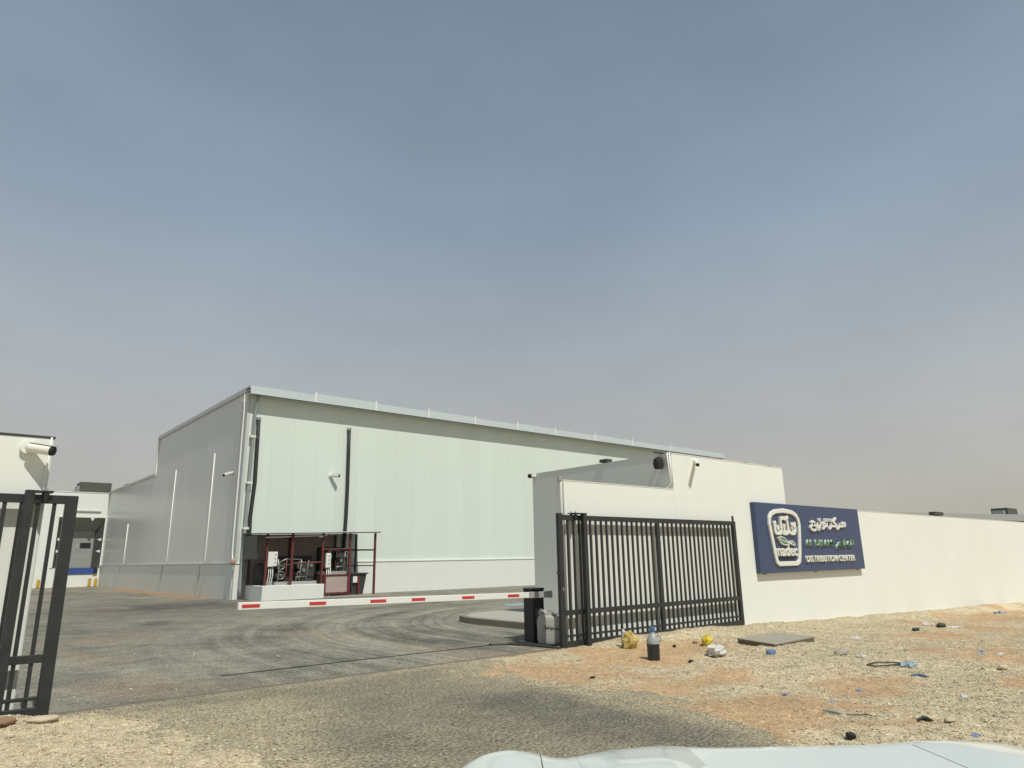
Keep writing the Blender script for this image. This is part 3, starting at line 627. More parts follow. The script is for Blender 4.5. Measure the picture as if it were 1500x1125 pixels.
MB().box(8.802, 70, VW-.004, VW+.212, 2.885, 2.90).build('coping', MT['stucco_g'], bw)
bl = thing('boundary_wall', (-14, .3, 0), 'white rendered wall end with dark coping and a large bullet camera on it', 'wall', 'white boundary walls')
MB().box(-22, -8.16, VW, VW+.2, -.4, 3.085).build('wall', MT['stucco'], bl, bevel=.012)
MB().box(-22, -8.15, VW-.01, VW+.21, 3.085, 3.105).build('coping', MT['dgrey'], bl)
MB().tube([(-8.19, VW-.02, 3.09), (-8.2, VW-.02, 2.6), (-8.19, VW-.02, 2.3)], .012, 6).build('cable', MT['pipe_w'], bl, smooth=True)

def sec_camera(base, tip, label, r=.055, dark=None, nrm=(0,-1,0)):
    base = Vector(base); tip = Vector(tip); n = Vector(nrm); d = (tip-base).normalized(); back = base + n*.06*(r/.055)
    t = thing('security_camera', base, label, 'camera', 'security cameras')
    MB().tube([base - n*.02, base + n*.05*(r/.055)], r*1.25, 14).build('mount', MT['white_m'], t, smooth='auto')
    d = (tip-back).normalized(); L = (tip-back).length
    MB().tube([back - n*.03, back + d*L*.12], r*.6, 10).build('arm', MT['white_m'], t, smooth=True)
    MB().tube([back + d*L*.05, back + d*L*.10, back + d*L*.90], [r*.8, r, r], 14).build('housing', dark or MT['white_m'], t, smooth='auto')
    MB().tube([back + d*L*.90, back + d*L*.93, back + d*L], [r*1.0, r*.98, r*.93], 14).build('lens_hood', MT['rubber'], t, smooth='auto')
    u_ = Vector((0,0,1)); s_ = d.cross(u_).normalized(); u2 = s_.cross(d)
    MB().obox(back + d*L*.56 + u2*r*1.04, d*L*.5, s_*r*.8, u2*r*.10).build('sun_shield', MT['white_m'], t)
    return t
b0 = on_v(40, 656, VW)
sec_camera(b0, on_v(79, 661, -.10), 'large white bullet camera under dark coping, throwing a shadow on the wall end', .058)
sec_camera(on_v(1017, 676, VW), on_v(1022, 681, -.16), 'white bullet security camera on the guardhouse front above the gate', .045)
c1 = Vector((3.85, 4.92, 3.86)); sec_camera(c1, c1+Vector((-.33, -.16, -.03)), 'small white security camera at the rear corner of the guardhouse', .06, nrm=(-1,0,0))
c2 = on_v(484, 697, WV0); sec_camera(c2, c2+Vector((.32, -.40, -.02)), 'white security camera on the pale green long wall between two black pipes', .075)
c3 = Vector((WU0, 24.5, 5.85)); sec_camera(c3, c3+Vector((-.50, -.12, -.16)), 'white security camera on the grey end wall near its corner', .07, nrm=(-1,0,0))
# dark horn speaker hanging on the guardhouse corner
hs = thing('horn_speaker', (3.85, .45, 3.7), 'dark horn speaker on a bracket at the top of the guardhouse corner', 'speaker')
MB().tube([(3.87, .42, 3.84), (3.70, .40, 3.86), (3.70, .40, 3.80)], .018, 6).build('bracket', MT['dgrey'], hs)
MB().lathe((3.70, .40, 3.74), [(.03, -.17), (.10, -.16), (.125, -.05), (.11, .06), (.05, .10)], 16).build('housing', MT['rubber'], hs, smooth='auto')
MB().box(3.60, 3.95, .36, .44, 3.945, 3.965).build('top_bracket', MT['dgrey'], hs)
fl = thing('flood_light', (3.9, 2.23, 3.94), 'small dark flood light lying on the guardhouse parapet', 'light', 'flood lights on the walls')
MB().box(3.80, 4.02, 2.1, 2.36, 3.955, 4.03).build('housing', MT['dgrey'], fl, bevel=.01); MB().box(3.87, 3.95, 2.16, 2.3, 3.93, 3.957).build('bracket', MT['dgrey'], fl)
p = on_v(1372, 757, .23)
f2 = thing('flood_light', (p.x, .23, 2.9), 'small dark flood light on top of the long boundary wall', 'light', 'flood lights on the walls')
MB().box(p.x-.42, p.x+.42, .12, .34, 2.93, 3.06).build('housing', MT['dgrey'], f2, bevel=.01); MB().box(p.x-.1, p.x+.1, .16, .3, 2.89, 2.935).build('bracket', MT['dgrey'], f2)
# far shed behind the boundary wall
fb = thing('distant_shed', (130, 60, 0), 'distant pale grey shed roof showing above the boundary wall', 'shed')
MB().box(92, 190, 30, 70, -1, 6.2).build('wall', MT['far'], fb)
rr = MB(); rr.add([(91, 29.5, 6.2), (191, 29.5, 7.6), (191, 70.5, 7.6), (91, 70.5, 6.2), (91, 29.5, 6.9), (191, 29.5, 9.2), (191, 70.5, 9.2), (91, 70.5, 6.9)], [(3,2,1,0),(4,5,6,7),(0,1,5,4),(1,2,6,5),(2,3,7,6),(3,0,4,7)]); rr.build('roof', MT['far'], fb)
p = on_v(1473, 752, 32)
fu = thing('rooftop_unit', (p.x, 32, 8), 'boxy grey cooling unit on the distant shed roof', 'cooling unit')
MB().box(p.x-3.0, p.x+3.0, 30.8, 33.5, 7.4, p.z+.9).build('casing', MT['olive'], fu); MB().box(p.x-4.2, p.x-3.0, 31.2, 33, 7.4, p.z+.4).build('duct', MT['pipe_g'], fu)

# ------------------------------------------------------------------ sliding gate leaves
def gate_leaf(x0, label, shift=0.0, sw=.11):
    t = thing('sliding_gate', (x0+3, 0, 0), label, 'gate', 'sliding gate leaves')
    L = 5.98; y = .032
    MB().box(x0, x0+.11, -.04, .04, .0, 2.43).build('stile', MT['gate'], t, bevel=.004)
    MB().box(x0+L-sw, x0+L, -.04, .04, .0, 2.40).build('stile', MT['gate'], t, bevel=.004)
    MB().box(x0+L/2-.05, x0+L/2+.05, -.035, .035, .10, 2.30).build('mid_stile', MT['gate'], t, bevel=.004)
    for z0, z1, nm, w_ in ((2.30, 2.40, 'top_rail', .036), (.56, .65, 'middle_rail', .036), (.175, .215, 'lower_rail', .030), (.0, .105, 'bottom_rail', .036)):
        MB().box(x0+.11, x0+L-.11, -w_, w_, z0+.004, z1).build(nm, MT['gate'], t, bevel=.003)
    n = 17; step = (L/2-.16)/ (n+1)
    me = MB().box(-.02, .02, -.019, .019, .10, 2.305).mesh('bar', MT['gate'], bevel=.003)
    for h in range(2):
        for i in range(n):
            uu = (x0+.11 if h == 0 else x0+L/2+.05) + step*(i+1) + shift*h
            obj('bar', me, t, (uu, 0, 0))
    for uu in (x0+.6, x0+L-.6):
        MB().lathe((uu, 0, .035), [(.03, -.03), (.035, -.012), (.028, 0), (.035, .012), (.03, .03)], 14, 'y').build('wheel', MT['grey_m'], t, smooth='auto')
    if not shift: MB().box(x0+L-.065, x0+L-.03, -.02, .02, 2.40, 2.53).build('stop_pin', MT['gate'], t)
    return t
gr = gate_leaf(0.0, 'charcoal steel sliding gate leaf parked along the white guardhouse wall')
gl = gate_leaf(-13.83, 'charcoal steel sliding gate leaf parked along the wall with bullet camera', .04, .125)
for tt in (gr,):
    MB().box(.04, .075, -.055, -.04, 1.0, 1.06).build('latch', MT['steel'], tt)
    MB().box(-.03, .0, -.02, .02, 1.30, 1.36).build('catch', MT['dgrey'], tt)
def guide_post(u, v, label, side):
    t = thing('gate_guide_post', (u, v, 0), label, 'post', 'gate guide posts')
    MB().box(u-.048, u+.048, v-.048, v+.048, -.15, 2.44).build('post', MT['gate'], t, bevel=.005)
    MB().box(u-.20*(side < 0)-.03, u+.20*(side > 0)+.03, v+.03, v+.21, 2.425, 2.445).build('bracket_plate', MT['gate'], t)
    for s in (-1, 1):
        MB().lathe((u+side*.16, v+.12+s*.058, 2.36), [(.03, -.05), (.034, -.03), (.034, .05), (.02, .065)], 12).build('roller', MT['rubber'], t, smooth='auto')
        MB().tube([(u+side*.16, v+.12+s*.058, 2.40), (u+side*.16, v+.12+s*.058, 2.475)], .014, 8).build('bolt', MT['grey_m'], t)
guide_post(.60, -.12, 'square charcoal guide post before the gate leaf by the barrier', -1)
guide_post(-8.34, -.12, 'square charcoal guide post before the gate leaf under the bullet camera', 1)

# ------------------------------------------------------------------ barrier
bg_ = thing('boom_barrier', (.32, 1.05, 0), 'boom barrier with dark cabinet and white red-striped arm across the entrance', 'barrier')
MB().box(.13, .43, .90, 1.18, .02, .985).build('cabinet', MT['cab'], bg_, bevel=.01)
MB().box(.12, .44, .89, 1.19, .985, 1.03).build('cabinet_lid', MT['cab'], bg_, bevel=.01)
MB().box(.123, .437, .894, 1.186, .945, .958).build('lid_trim', MT['grey_m'], bg_)
MB().box(.02, .54, .80, 1.30, -.02, .03).build('base_plate', MT['dgrey'], bg_)
MB().lathe((.345, .893, .60), [(.035, -.012), (.035, .01)], 16, 'y').build('lock', MT['white_m'], bg_, smooth='auto')
zt = lambda u: .905 + (.4-u)*.0155
def boom_seg(u0, u1, h, y0, y1, nm, m, b_=0):
    a, c = zt(u0), zt(u1); mm = MB()
    mm.add([(u0,y0,a-h),(u1,y0,c-h),(u1,y1,c-h),(u0,y1,a-h),(u0,y0,a+h),(u1,y0,c+h),(u1,y1,c+h),(u0,y1,a+h)], [(3,2,1,0),(4,5,6,7),(0,1,5,4),(1,2,6,5),(2,3,7,6),(3,0,4,7)])
    return mm.build(nm, m, bg_, bevel=b_)
arm = boom_seg(-5.60, -.06, .052, .78, .835, 'arm', MT['white_m'], .006)
boom_seg(-.06, .46, .058, .772, .84, 'arm_clamp', MT['grey_m'], .005)
boom_seg(.46, .54, .066, .765, .845, 'arm_end', MT['grey_m'], .005)
boom_seg(.14, .24, .05, .84, .905, 'pivot_shaft', MT['grey_m'])
for a, c in ((-5.55, -5.29), (-4.53, -4.26), (-3.49, -3.20), (-2.71, -2.44), (-1.66, -1.385), (-.60, -.32)):
    o = boom_seg(a, c, .024, .7765, .785, 'red_stripe', MT['red']); o.parent = arm
# steel edging, cement bag and cable by the cabinet
ed = thing('steel_edging', (.1, .3, 0), 'dark steel edging strip lying between barrier base and gate foot', 'edging')
MB().tube([(-.62, 1.35, .012), (-.35, 1.1, .02), (-.2, .8, .03), (-.13, .3, .028), (-.10, -.10, .02)], .022, 6).build('strip', MT['dgrey'], ed)
MB().box(-.12, .66, .34, .795, -.01, .024).build('plate', MT['dgrey'], ed)

def blob(c, rx, ry, rz, seed, nu=24, nv=14, amp=.12, fr=3.0, flat=0.0, sq=1.0):
    m = MB(); V = []; c = Vector(c)
    for j in range(nv+1):
        ph = -math.pi/2 + math.pi*j/nv
        for i in range(nu):
            th = 2*math.pi*i/nu; f = lambda q: math.copysign(abs(q)**sq, q)
            x, y, z = f(math.cos(ph))*f(math.cos(th)), f(math.cos(ph))*f(math.sin(th)), f(math.sin(ph))
            k = 1 + amp*2*(float(fbm(np.array([x*fr+seed*3.1+z*fr*.7]), np.array([y*fr+seed*7.7+z*fr*.9]), seed, 4)[0])-.5)
            V.append((c.x+x*rx*k, c.y+y*ry*k, max(c.z+z*rz*k, c.z-rz*(1-flat))))
    Fc = [(j*nu+i, j*nu+(i+1) % nu, (j+1)*nu+(i+1) % nu, (j+1)*nu+i) for j in range(nv) for i in range(nu)]
    m.add(V, Fc); return m
p = Vector((.33, .60, .02)); ex, ey = c2w(1, 0), c2w(0, 1)
cb = thing('cement_bag', tuple(p), 'grey woven cement bag slumped between barrier cabinet and gate foot', 'bag')
bb = blob((0, 0, .25), .27, .13, .27, 3, 40, 22, .06, 2.2, .04, .38)
def bagpos(q, lift=0.0):
    x, y, z = q; z = z*(1.06-.55*max(0, x+.05)) + lift; return tuple(p + ex*x + ey*y + Vector((0, 0, z-.02)))
bb.v = [bagpos(q) for q in bb.v]; bb.build('body', MT['bagp'], cb, smooth=True)
for k, (x_, z_, r_) in enumerate(((-.14, .53, .10), (-.02, .52, .085), (.10, .47, .08))):
    fb_ = blob((x_, -.01, z_), r_, .10, .05, 60+k, 11, 6, .7, 4.0); rs = random.Random(k)
    fb_.v = [bagpos((q[0], q[1], q[2]+rs.uniform(-.015, .03))) for q in fb_.v]; fb_.build('folded_top', MT['bagp'], cb)
for k in range(8):
    pr = MB().box(-.13+k*.037, -.13+k*.037+.024, -.142, -.12, .27+.008*(k % 3), .315-.008*(k % 2)+(.02 if k == 0 else 0)); pr.v = [bagpos(q) for q in pr.v]; pr.build('print', MT['ink'], cb)

# ------------------------------------------------------------------ sign board
sg = thing('sign_board', (9.9, 0, 1.15), 'navy sign board with white crest and lettering on the boundary wall', 'sign')
SU0, SU1, SZ0, SZ1, SV = 6.98, 12.85, 1.14, 2.915, .005
MB().box(SU0, SU1, SV, VW+.006, SZ0, SZ1).build('panel', MT['navy'], sg, bevel=.006)
for x in (7.3, 9.9, 12.5): MB().box(x-.03, x+.03, SV+.03, VW+.004, SZ0-.03, SZ0+.01).build('bracket', MT['grey_m'], sg)
LV = SV-.050   # letter faces stand 50 mm proud
def outline(n=10, s=1.0):
    P = []; cx = 8.33
    # crest: rounded broad top, tapering to a narrower rounded foot
    for a in np.linspace(0, 1, 9): P.append((7.70+.0, 0)) if False else None
    key = [(7.86,1.36),(8.78,1.36),(8.90,1.42),(8.95,1.56),(9.04,2.0),(9.10,2.36),(9.07,2.52),(8.97,2.63),(8.78,2.70),(8.33,2.735),(7.90,2.70),(7.70,2.63),(7.60,2.52),(7.57,2.36),(7.64,2.0),(7.72,1.56),(7.76,1.42)]
    return key
key = outline()
lo = MB(); lo.ribbon(key, .115, LV, SV+.01, closed=True); lo.build('crest_frame', MT['let_w'], sg, bevel=.012)
MB().box(7.93, 8.70, LV+.03, SV+.01, 1.47, 1.525).build('crest_bar', MT['rubber'], sg)
def arc(cx, cz, rx, rz, a0, a1, n=14): return [(cx+rx*math.cos(R(a0+(a1-a0)*i/n)), cz+rz*math.sin(R(a0+(a1-a0)*i/n))) for i in range(n+1)]
_dz = [0.0]
def strokes(name, lst, x0, z0, sx, sz, wd, m, extra=0):
    mm = MB()
    for pts, cl in lst:
        _dz[0] = (_dz[0] + .0016) % .016
        mm.ribbon([(x0+a*sx, z0+c*sz) for a, c in pts], wd, LV-_dz[0]-extra, SV+.01, closed=cl)
    return mm.build(name, m, sg)
def dot(x, z, r=.07): return (arc(x, z, r*.55, r*.55, 0, 330, 7), True)
# crest lettering, upper line (drawn as strokes, right to left)
CR = [(arc(1.02, .42, .20, .30, 100, -200, 16), False), ([(1.22, .85), (1.22, .30), (1.16, .12), (1.0, .08)], False), ([(.80, .95), (.80, .25), (.74, .10), (.60, .08), (.50, .16)], False),
      ([(.62, .68), (.58, .45), (.60, .12)], False), ([(.42, 1.0), (.42, .22), (.34, .09), (.16, .09), (.08, .2), (.06, .72), (.16, .78)], False),
      ([(.42, 1.0), (.55, 1.08), (.70, 1.02), (.86, 1.14)], False), ([(.20, .55), (.26, .45), (.20, .34)], False), ([(.98, .45), (1.04, .45)], False)]
strokes('crest_script', CR, 7.72, 2.10, .92, .41, .085, MT['let_w'])
lf = [(7.88,2.03),(8.05,2.055),(8.2,2.02),(8.30,1.95),(8.42,1.925),(8.60,1.94),(8.72,1.86),(8.70,1.83),(8.5,1.875),(8.38,1.86),(8.25,1.835),(8.10,1.86),(8.0,1.93),(7.96,1.98)]
MB().prism(lf, LV, SV+.01).build('leaf', MT['leaf_g'], sg)
lg = MB(); lg.ribbon(lf, .022, LV-.012, SV+.012, closed=True); lg.ribbon([(7.98,2.02),(8.15,1.94),(8.35,1.90),(8.6,1.90)], .02, LV-.009, LV+.01); lg.build('leaf_outline', MT['let_w'], sg)
def text(name, s, u0, u1, z0, z1, m, side=None, thick=.0, depth=None):
    cu = bpy.data.curves.new(name, 'FONT'); cu.body = s; cu.size = 1; cu.extrude = .5; cu.offset = thick; cu.resolution_u = 3
    o = bpy.data.objects.new(name, cu); COL.objects.link(o)
    dg = bpy.context.evaluated_depsgraph_get(); me = bpy.data.meshes.new_from_object(o.evaluated_get(dg)); bpy.data.objects.remove(o)
    co = np.zeros(len(me.vertices)*3); me.vertices.foreach_get('co', co); co = co.reshape(-1, 3)
    a, b_ = co.min(0), co.max(0); q = np.empty_like(co)
    q[:, 0] = u0+(co[:, 0]-a[0])/(b_[0]-a[0])*(u1-u0); q[:, 2] = z0+(co[:, 1]-a[1])/(b_[1]-a[1])*(z1-z0)
    q[:, 1] = SV+.01-(co[:, 2]-a[2])/(b_[2]-a[2])*(SV+.01-(LV if depth is None else SV-depth))
    q -= np.array(ORG[sg.name]); me.vertices.foreach_set('co', q.ravel()); me.materials.clear(); me.materials.append(m)
    if side:
        me.materials.append(side)
        for pl in me.polygons: pl.material_index = 0 if pl.normal.y < -.5 else 1
    me.update(); me.validate()
    return obj(name, me, sg)
text('crest_lettering', 'nadec', 7.80, 8.84, 1.555, 1.845, MT['let_w'], thick=.02)
text('place_lettering', 'AL DILAM', 9.36, 10.90, 1.815, 1.985, MT['let_g'], MT['let_s'], thick=.012)
text('caption_lettering', 'DISTRIBUTION CENTER', 9.29, 12.17, 1.385, 1.555, MT['let_w'], thick=.006)
AR1 = [(arc(3.98, .26, .17, .17, 200, -130, 14), False), ([(3.88, .08), (3.7, .05), (3.5, .05), (3.44, .12), (3.42, .34)], False), ([(3.43, .2), (3.40, .02), (3.26, -.16), (3.06, -.24)], False),
       ([(2.42, .05), (2.98, .05), (3.04, .16), (2.96, .3), (2.72, .52), (2.80, .62), (3.06, .84), (3.10, .9)], False), ([(2.44, .34), (2.42, .05), (2.30, -.14), (2.08, -.24)], False), dot(2.42, .62, .11),
       ([(1.92, .36), (1.92, .10), (1.86, .05), (1.60, .05)], False), dot(1.80, .62, .1), dot(2.0, .62, .1),
       (arc(1.52, .22, .14, .15, -60, 250, 14), False), ([(1.66, .2), (1.62, -.02), (1.48, -.18), (1.24, -.24)], False),
       ([(1.16, .34), (1.15, .08), (1.05, -.14), (.86, -.24)], False), dot(1.14, .62, .11),
       ([(.82, .36), (.82, .10), (.76, .05), (.44, .05)], False), dot(.74, -.22, .1), dot(.92, -.3, .1),
       ([(.44, .05), (.30, .22), (.16, .34), (.30, .44), (.46, .36), (.34, .22), (.12, .04), (.02, -.16), (.10, -.34), (.34, -.42), (.56, -.38)], False)]
strokes('script_lettering', AR1, 9.70, 2.36, .505, .285, .062, MT['let_w'])
AR2 = [([(2.0, 1.0), (2.0, 0)], False), ([(1.75, 1.0), (1.75, .12), (1.68, .03), (1.2, .03)], False), ([(1.40, .62), (1.28, .4), (1.22, .05)], False),
       ([(.95, 1.0), (.95, .12), (.88, .03), (.5, .03)], False), (arc(.42, .22, .17, .2, -50, 280, 14), False), ([(.28, .10), (.1, .0), (.04, -.2), (.04, -.55)], False)]
strokes('green_script', AR2, 11.12, 1.83, .545, .165, .05, MT['let_s'])
strokes('green_script_face', AR2, 11.12, 1.83, .545, .165, .038, MT['let_g'], .02)

# ------------------------------------------------------------------ litter outside the gate
def at(px, py): p = pix(px, py); return p
p = at(958, 966)
bt = thing('plastic_bottle', (p.x, p.y, p.z), 'big cloudy bottle with blue cap, half full of dark liquid', 'bottle')
MB().lathe((p.x, p.y, p.z-.01), [(.085, 0), (.10, .012), (.102, .25)], 24).build('dark_liquid', MT['liquid'], bt, smooth='auto')
MB().lathe((p.x, p.y, p.z-.01), [(.102, .251), (.102, .29), (.09, .34), (.055, .39), (.036, .425), (.034, .45)], 24).build('upper_body', MT['jug'], bt, smooth='auto')
MB().lathe((p.x, p.y, p.z-.01), [(.044, .44), (.044, .50), (.036, .515)], 18).build('cap', MT['cap'], bt, smooth='auto')
dirh = c2w(1, 0); MB().tube([Vector((p.x, p.y, p.z+.36))+dirh*.075, Vector((p.x, p.y, p.z+.36))+dirh*.125, Vector((p.x, p.y, p.z+.29))+dirh*.125, Vector((p.x, p.y, p.z+.27))+dirh*.10], .014, 8).build('handle', MT['jug'], bt, smooth=True)
def bag(px, py, r, m, name, label, cat, seed, **k):
    p = at(px, py); rx, ry, rz = r
    if (m in (MT['blu_b'], MT['lblu_b']) and name != 'plastic_tub') or (m is MT['wht_b'] and name != 'plastic_bag'):     # torn, crumpled sheet
        rs = random.Random(seed); mm = MB(); nx, ny = 7, 5; V = []
        for j in range(ny):
            for i in range(nx):
                a_, c_ = (i/(nx-1)-.5)*2, (j/(ny-1)-.5)*2; ed_ = 1-.35*rs.random()*(abs(a_) > .9 or abs(c_) > .9)
                V.append((p.x+rx*1.15*a_*ed_+rs.uniform(-.2, .2)*rx, p.y+ry*1.15*c_*ed_+rs.uniform(-.2, .2)*ry, p.z+rz*rs.uniform(.05, 1.5)*(1-.75*max(abs(a_), abs(c_))**3)))
        V += [(x, y, z-.006-.3*(z-p.z)) for x, y, z in V]; o_ = nx*ny
        for j in range(ny-1):
            for i in range(nx-1):
                q = j*nx+i; mm.f.append((q, q+1, q+nx+1, q+nx)); mm.f.append((o_+q+nx, o_+q+nx+1, o_+q+1, o_+q))
        rim = [i for i in range(nx)]+[j*nx+nx-1 for j in range(1, ny)]+[(ny-1)*nx+i for i in range(nx-2, -1, -1)]+[j*nx for j in range(ny-2, 0, -1)]
        for i in range(len(rim)): a_, c_ = rim[i], rim[(i+1) % len(rim)]; mm.f.append((c_, a_, a_+o_, c_+o_))
        mm.v = V; mm.mi = [0]*len(mm.f)
        return single(name, mm, m, (p.x, p.y, p.z-.01), label, cat)
    if 'film' in m.name or 'wrapper' in m.name:
        b_ = blob((p.x, p.y, p.z+rz*.7), rx, ry, rz, seed, 15, 9, .25, 2.5); rs = random.Random(seed); c_ = Vector((p.x, p.y, p.z+rz*.7))
        b_.v = [tuple(c_+(Vector(q)-c_)*rs.uniform(.72, 1.22)) for q in b_.v]
        return single(name, b_, m, (p.x, p.y, p.z-.01), label, cat)
    return single(name, blob((p.x, p.y, p.z+rz*.75), rx, ry, rz, seed, **k), m, (p.x, p.y, p.z-.01), label, cat, smooth=True)
bag(924, 949, (.13, .14, .15), MT['yel_o'], 'plastic_bag', 'crumpled yellow and orange plastic bag at the gate beside the dark bottle', 'bag', 21, amp=.35, fr=2.4)
bag(1037, 944, (.13, .10, .095), MT['yel_b'], 'plastic_bag', 'crumpled bright yellow plastic bag by the gate', 'bag', 22, amp=.4, fr=2.2)
bag(1049, 961, (.17, .14, .11), MT['wht_b'], 'plastic_bag', 'crumpled white plastic bag beside the bright yellow one', 'bag', 23, amp=.4, fr=2.4)
p = at(914, 947)
cbt = thing('clear_bottle', tuple(p), 'narrow clear bottle standing upright beside the orange wrapper', 'bottle')
MB().lathe((p.x, p.y, p.z-.01), [(.04, 0), (.045, .02), (.045, .2), (.02, .27)], 14).build('body', MT['jug'], cbt, smooth='auto'); MB().lathe((p.x, p.y, p.z), [(.022, .255), (.022, .30)], 12).build('cap', MT['white_m'], cbt)
# plywood offcut on stones
P4 = [at(x, y) for x, y in ((1080, 942), (1135, 948), (1196, 940), (1138, 934))]; zb = max(q.z for q in P4)
pw = thing('plywood_sheet', tuple(P4[0]), 'weathered grey plywood sheet lying on the gravel by the wall', 'board')
def slab(pts, z0, z1):
    m = MB(); n = len(pts); m.add([(q[0], q[1], z0) for q in pts]+[(q[0], q[1], z1) for q in pts], [tuple(range(n-1, -1, -1)), tuple(range(n, 2*n))]+[(i, (i+1) % n, (i+1) % n+n, i+n) for i in range(n)]); return m
slab(P4, zb+.03, zb+.052).build('board', MT['wood'], pw, bevel=.003)
def lerp(a, b_, t): return a + (b_-a)*t
slab([lerp(P4[0], P4[1], .02), lerp(P4[0], P4[1], .98), lerp(P4[1], P4[2], .09), lerp(P4[0], P4[3], .09)], zb-.05, zb+.029).build('batten', MT['wood_d'], pw)
slab([lerp(P4[1], P4[2], .15), lerp(P4[1], P4[2], .95), lerp(P4[1], P4[2], .97)+(P4[3]-P4[2])*.08, lerp(P4[1], P4[2], .17)+(P4[3]-P4[2])*.08], zb-.05, zb+.029).build('batten', MT['wood_d'], pw)
bag(1130, 960, (.085, .06, .055), MT['blu_b'], 'plastic_tub', 'small crushed blue plastic tub near the plywood', 'litter', 24, amp=.12, fr=1.5, sq=.5)
bag(1233, 960, (.19, .07, .05), MT['wood'], 'bark_log', 'short dark flaky log among the litter', 'log', 25, amp=.4, fr=4)
bag(1262, 962, (.08, .06, .04), MT['wht_b'], 'paper_scrap', 'pale lilac paper scrap beside the flaky log', 'litter', 26, amp=.5, fr=3)
bag(1254, 936, (.09, .06, .06), MT['wht_b'], 'paper_scrap', 'white crumpled paper between plywood and boundary wall', 'litter', 27, amp=.5, fr=3)
bag(1330, 974, (.14, .09, .05), MT['lblu_b'], 'plastic_pouch', 'light blue plastic pouch at the end of the green twine', 'litter', 28, amp=.3, fr=2)
pts = [at(x, y)+Vector((0, 0, .02)) for x, y in ((1322, 973), (1300, 972), (1280, 973), (1270, 976), (1282, 978), (1300, 977), (1318, 975), (1326, 973))]
o = single('twine', MB().tube(pts, .010, 5), MT['twine'], tuple(pts[0]), 'loop of dark green twine tied to the light blue pouch', 'twine', smooth=True)
def strip(pl, wd, m, name, label, cat):
    P = [at(x, y)+Vector((0, 0, .022)) for x, y in pl]
    return single(name, MB().tube(P, [wd*.4]+[wd]*(len(P)-2)+[wd*.3], 5), m, tuple(P[0]), label, cat, smooth=True)
strip([(1334, 992), (1345, 990), (1353, 992), (1362, 994)], .018, MT['blu_b'], 'plastic_strip', 'bright blue plastic strip lying on bare sand', 'litter')
strip([(1205, 1044), (1218, 1045), (1226, 1047), (1235, 1049)], .014, MT['lblu_b'], 'plastic_strip', 'teal plastic strip lying on pale gravel', 'litter')
strip([(1240, 1050), (1258, 1051), (1270, 1050), (1285, 1054)], .007, MT['twine'], 'twig', 'thin dark twig beside the teal plastic strip', 'twig')
strip([(1344, 1058), (1352, 1055), (1360, 1057), (1368, 1059)], .022, MT['twine'], 'rag', 'small dark rag on the pale gravel', 'litter')
bag(1392, 1057, (.075, .05, .02), MT['rock_p'], 'flat_stone', 'flat pale stone beside the small dark rag', 'stone', 30, amp=.3)
bag(1247, 1082, (.05, .04, .03), MT['rubber'], 'charcoal_lump', 'black lump on the sand at the asphalt edge', 'litter', 31, amp=.4)
bag(1411, 1021, (.075, .05, .035), MT['wht_b'], 'foam_scrap', 'white foam scrap on the pale gravel', 'litter', 32, amp=.4)
bag(1360, 915, (.20, .12, .05), MT['wht_b'], 'cardboard_scrap', 'flattened pale cardboard near the foot of the boundary wall', 'litter', 33, amp=.5)
bag(1342, 924, (.16, .06, .04), MT['twine'], 'rag', 'dark rag in front of the pale flattened cardboard', 'litter', 34, amp=.5)
bag(1395, 919, (.30, .14, .04), MT['wht_b'], 'plastic_film', 'white plastic film spread beside the flattened cardboard', 'litter', 35, amp=.6)
bag(1464, 899, (.25, .12, .08), MT['blu_b'], 'plastic_bag', 'blue plastic bag by the far stretch of boundary wall', 'litter', 36, amp=.4)
bag(1379, 919, (.13, .09, .06), MT['twine'], 'tyre_scrap', 'black rubber scrap tucked against the flattened cardboard', 'litter', 37, amp=.4)
bag(1328, 953, (.08, .03, .015), MT['wood'], 'wood_chip', 'thin brown wood chip lying on bare sand', 'litter', 38, amp=.4)
bag(1438, 957, (.09, .05, .035), MT['lblu_b'], 'bottle_scrap', 'crushed greenish bottle on the sand beyond the twine', 'litter', 39, amp=.4)
bag(1466, 958, (.14, .03, .015), MT['wht_b'], 'paper_strip', 'white paper strip beside the crushed greenish bottle', 'litter', 40, amp=.3)
bag(1470, 981, (.09, .06, .04), MT['rock_p'], 'stone', 'rounded pale stone on bare sand', 'stone', 41, amp=.3)
bag(1018, 943, (.05, .04, .03), MT['rock'], 'stone', 'small brown stone between bottle and bright yellow bag', 'stone', 42, amp=.4)
bag(988, 948, (.035, .03, .025), MT['rubber'], 'crushed_can', 'tiny dark crushed can on gravel behind the bottle', 'litter', 43, amp=.3)
bag(1012, 970, (.05, .03, .02), MT['rubber'], 'charcoal_lump', 'black lump of charcoal on sand near the dark bottle', 'litter', 44, amp=.5)
bag(868, 993, (.05, .025, .012), MT['rubber'], 'rubber_scrap', 'thin black rubber scrap on gravel at the road edge', 'litter', 45, amp=.4)
bag(1150, 1018, (.03, .025, .02), MT['blu_b'], 'plastic_disc', 'tiny blue plastic disc on the bare orange sand', 'litter', 46, amp=.2)
bag(1218, 1028, (.045, .03, .015), MT['lblu_b'], 'plastic_chip', 'small pale blue plastic chip on gravel', 'litter', 47, amp=.3)
bag(1258, 1012, (.05, .03, .015), MT['blu_b'], 'plastic_chip', 'small violet blue plastic chip on gravel', 'litter', 48, amp=.3)
bag(1428, 1078, (.07, .03, .012), MT['blu_b'], 'plastic_chip', 'blue plastic sliver near the road on pale gravel', 'litter', 49, amp=.3)
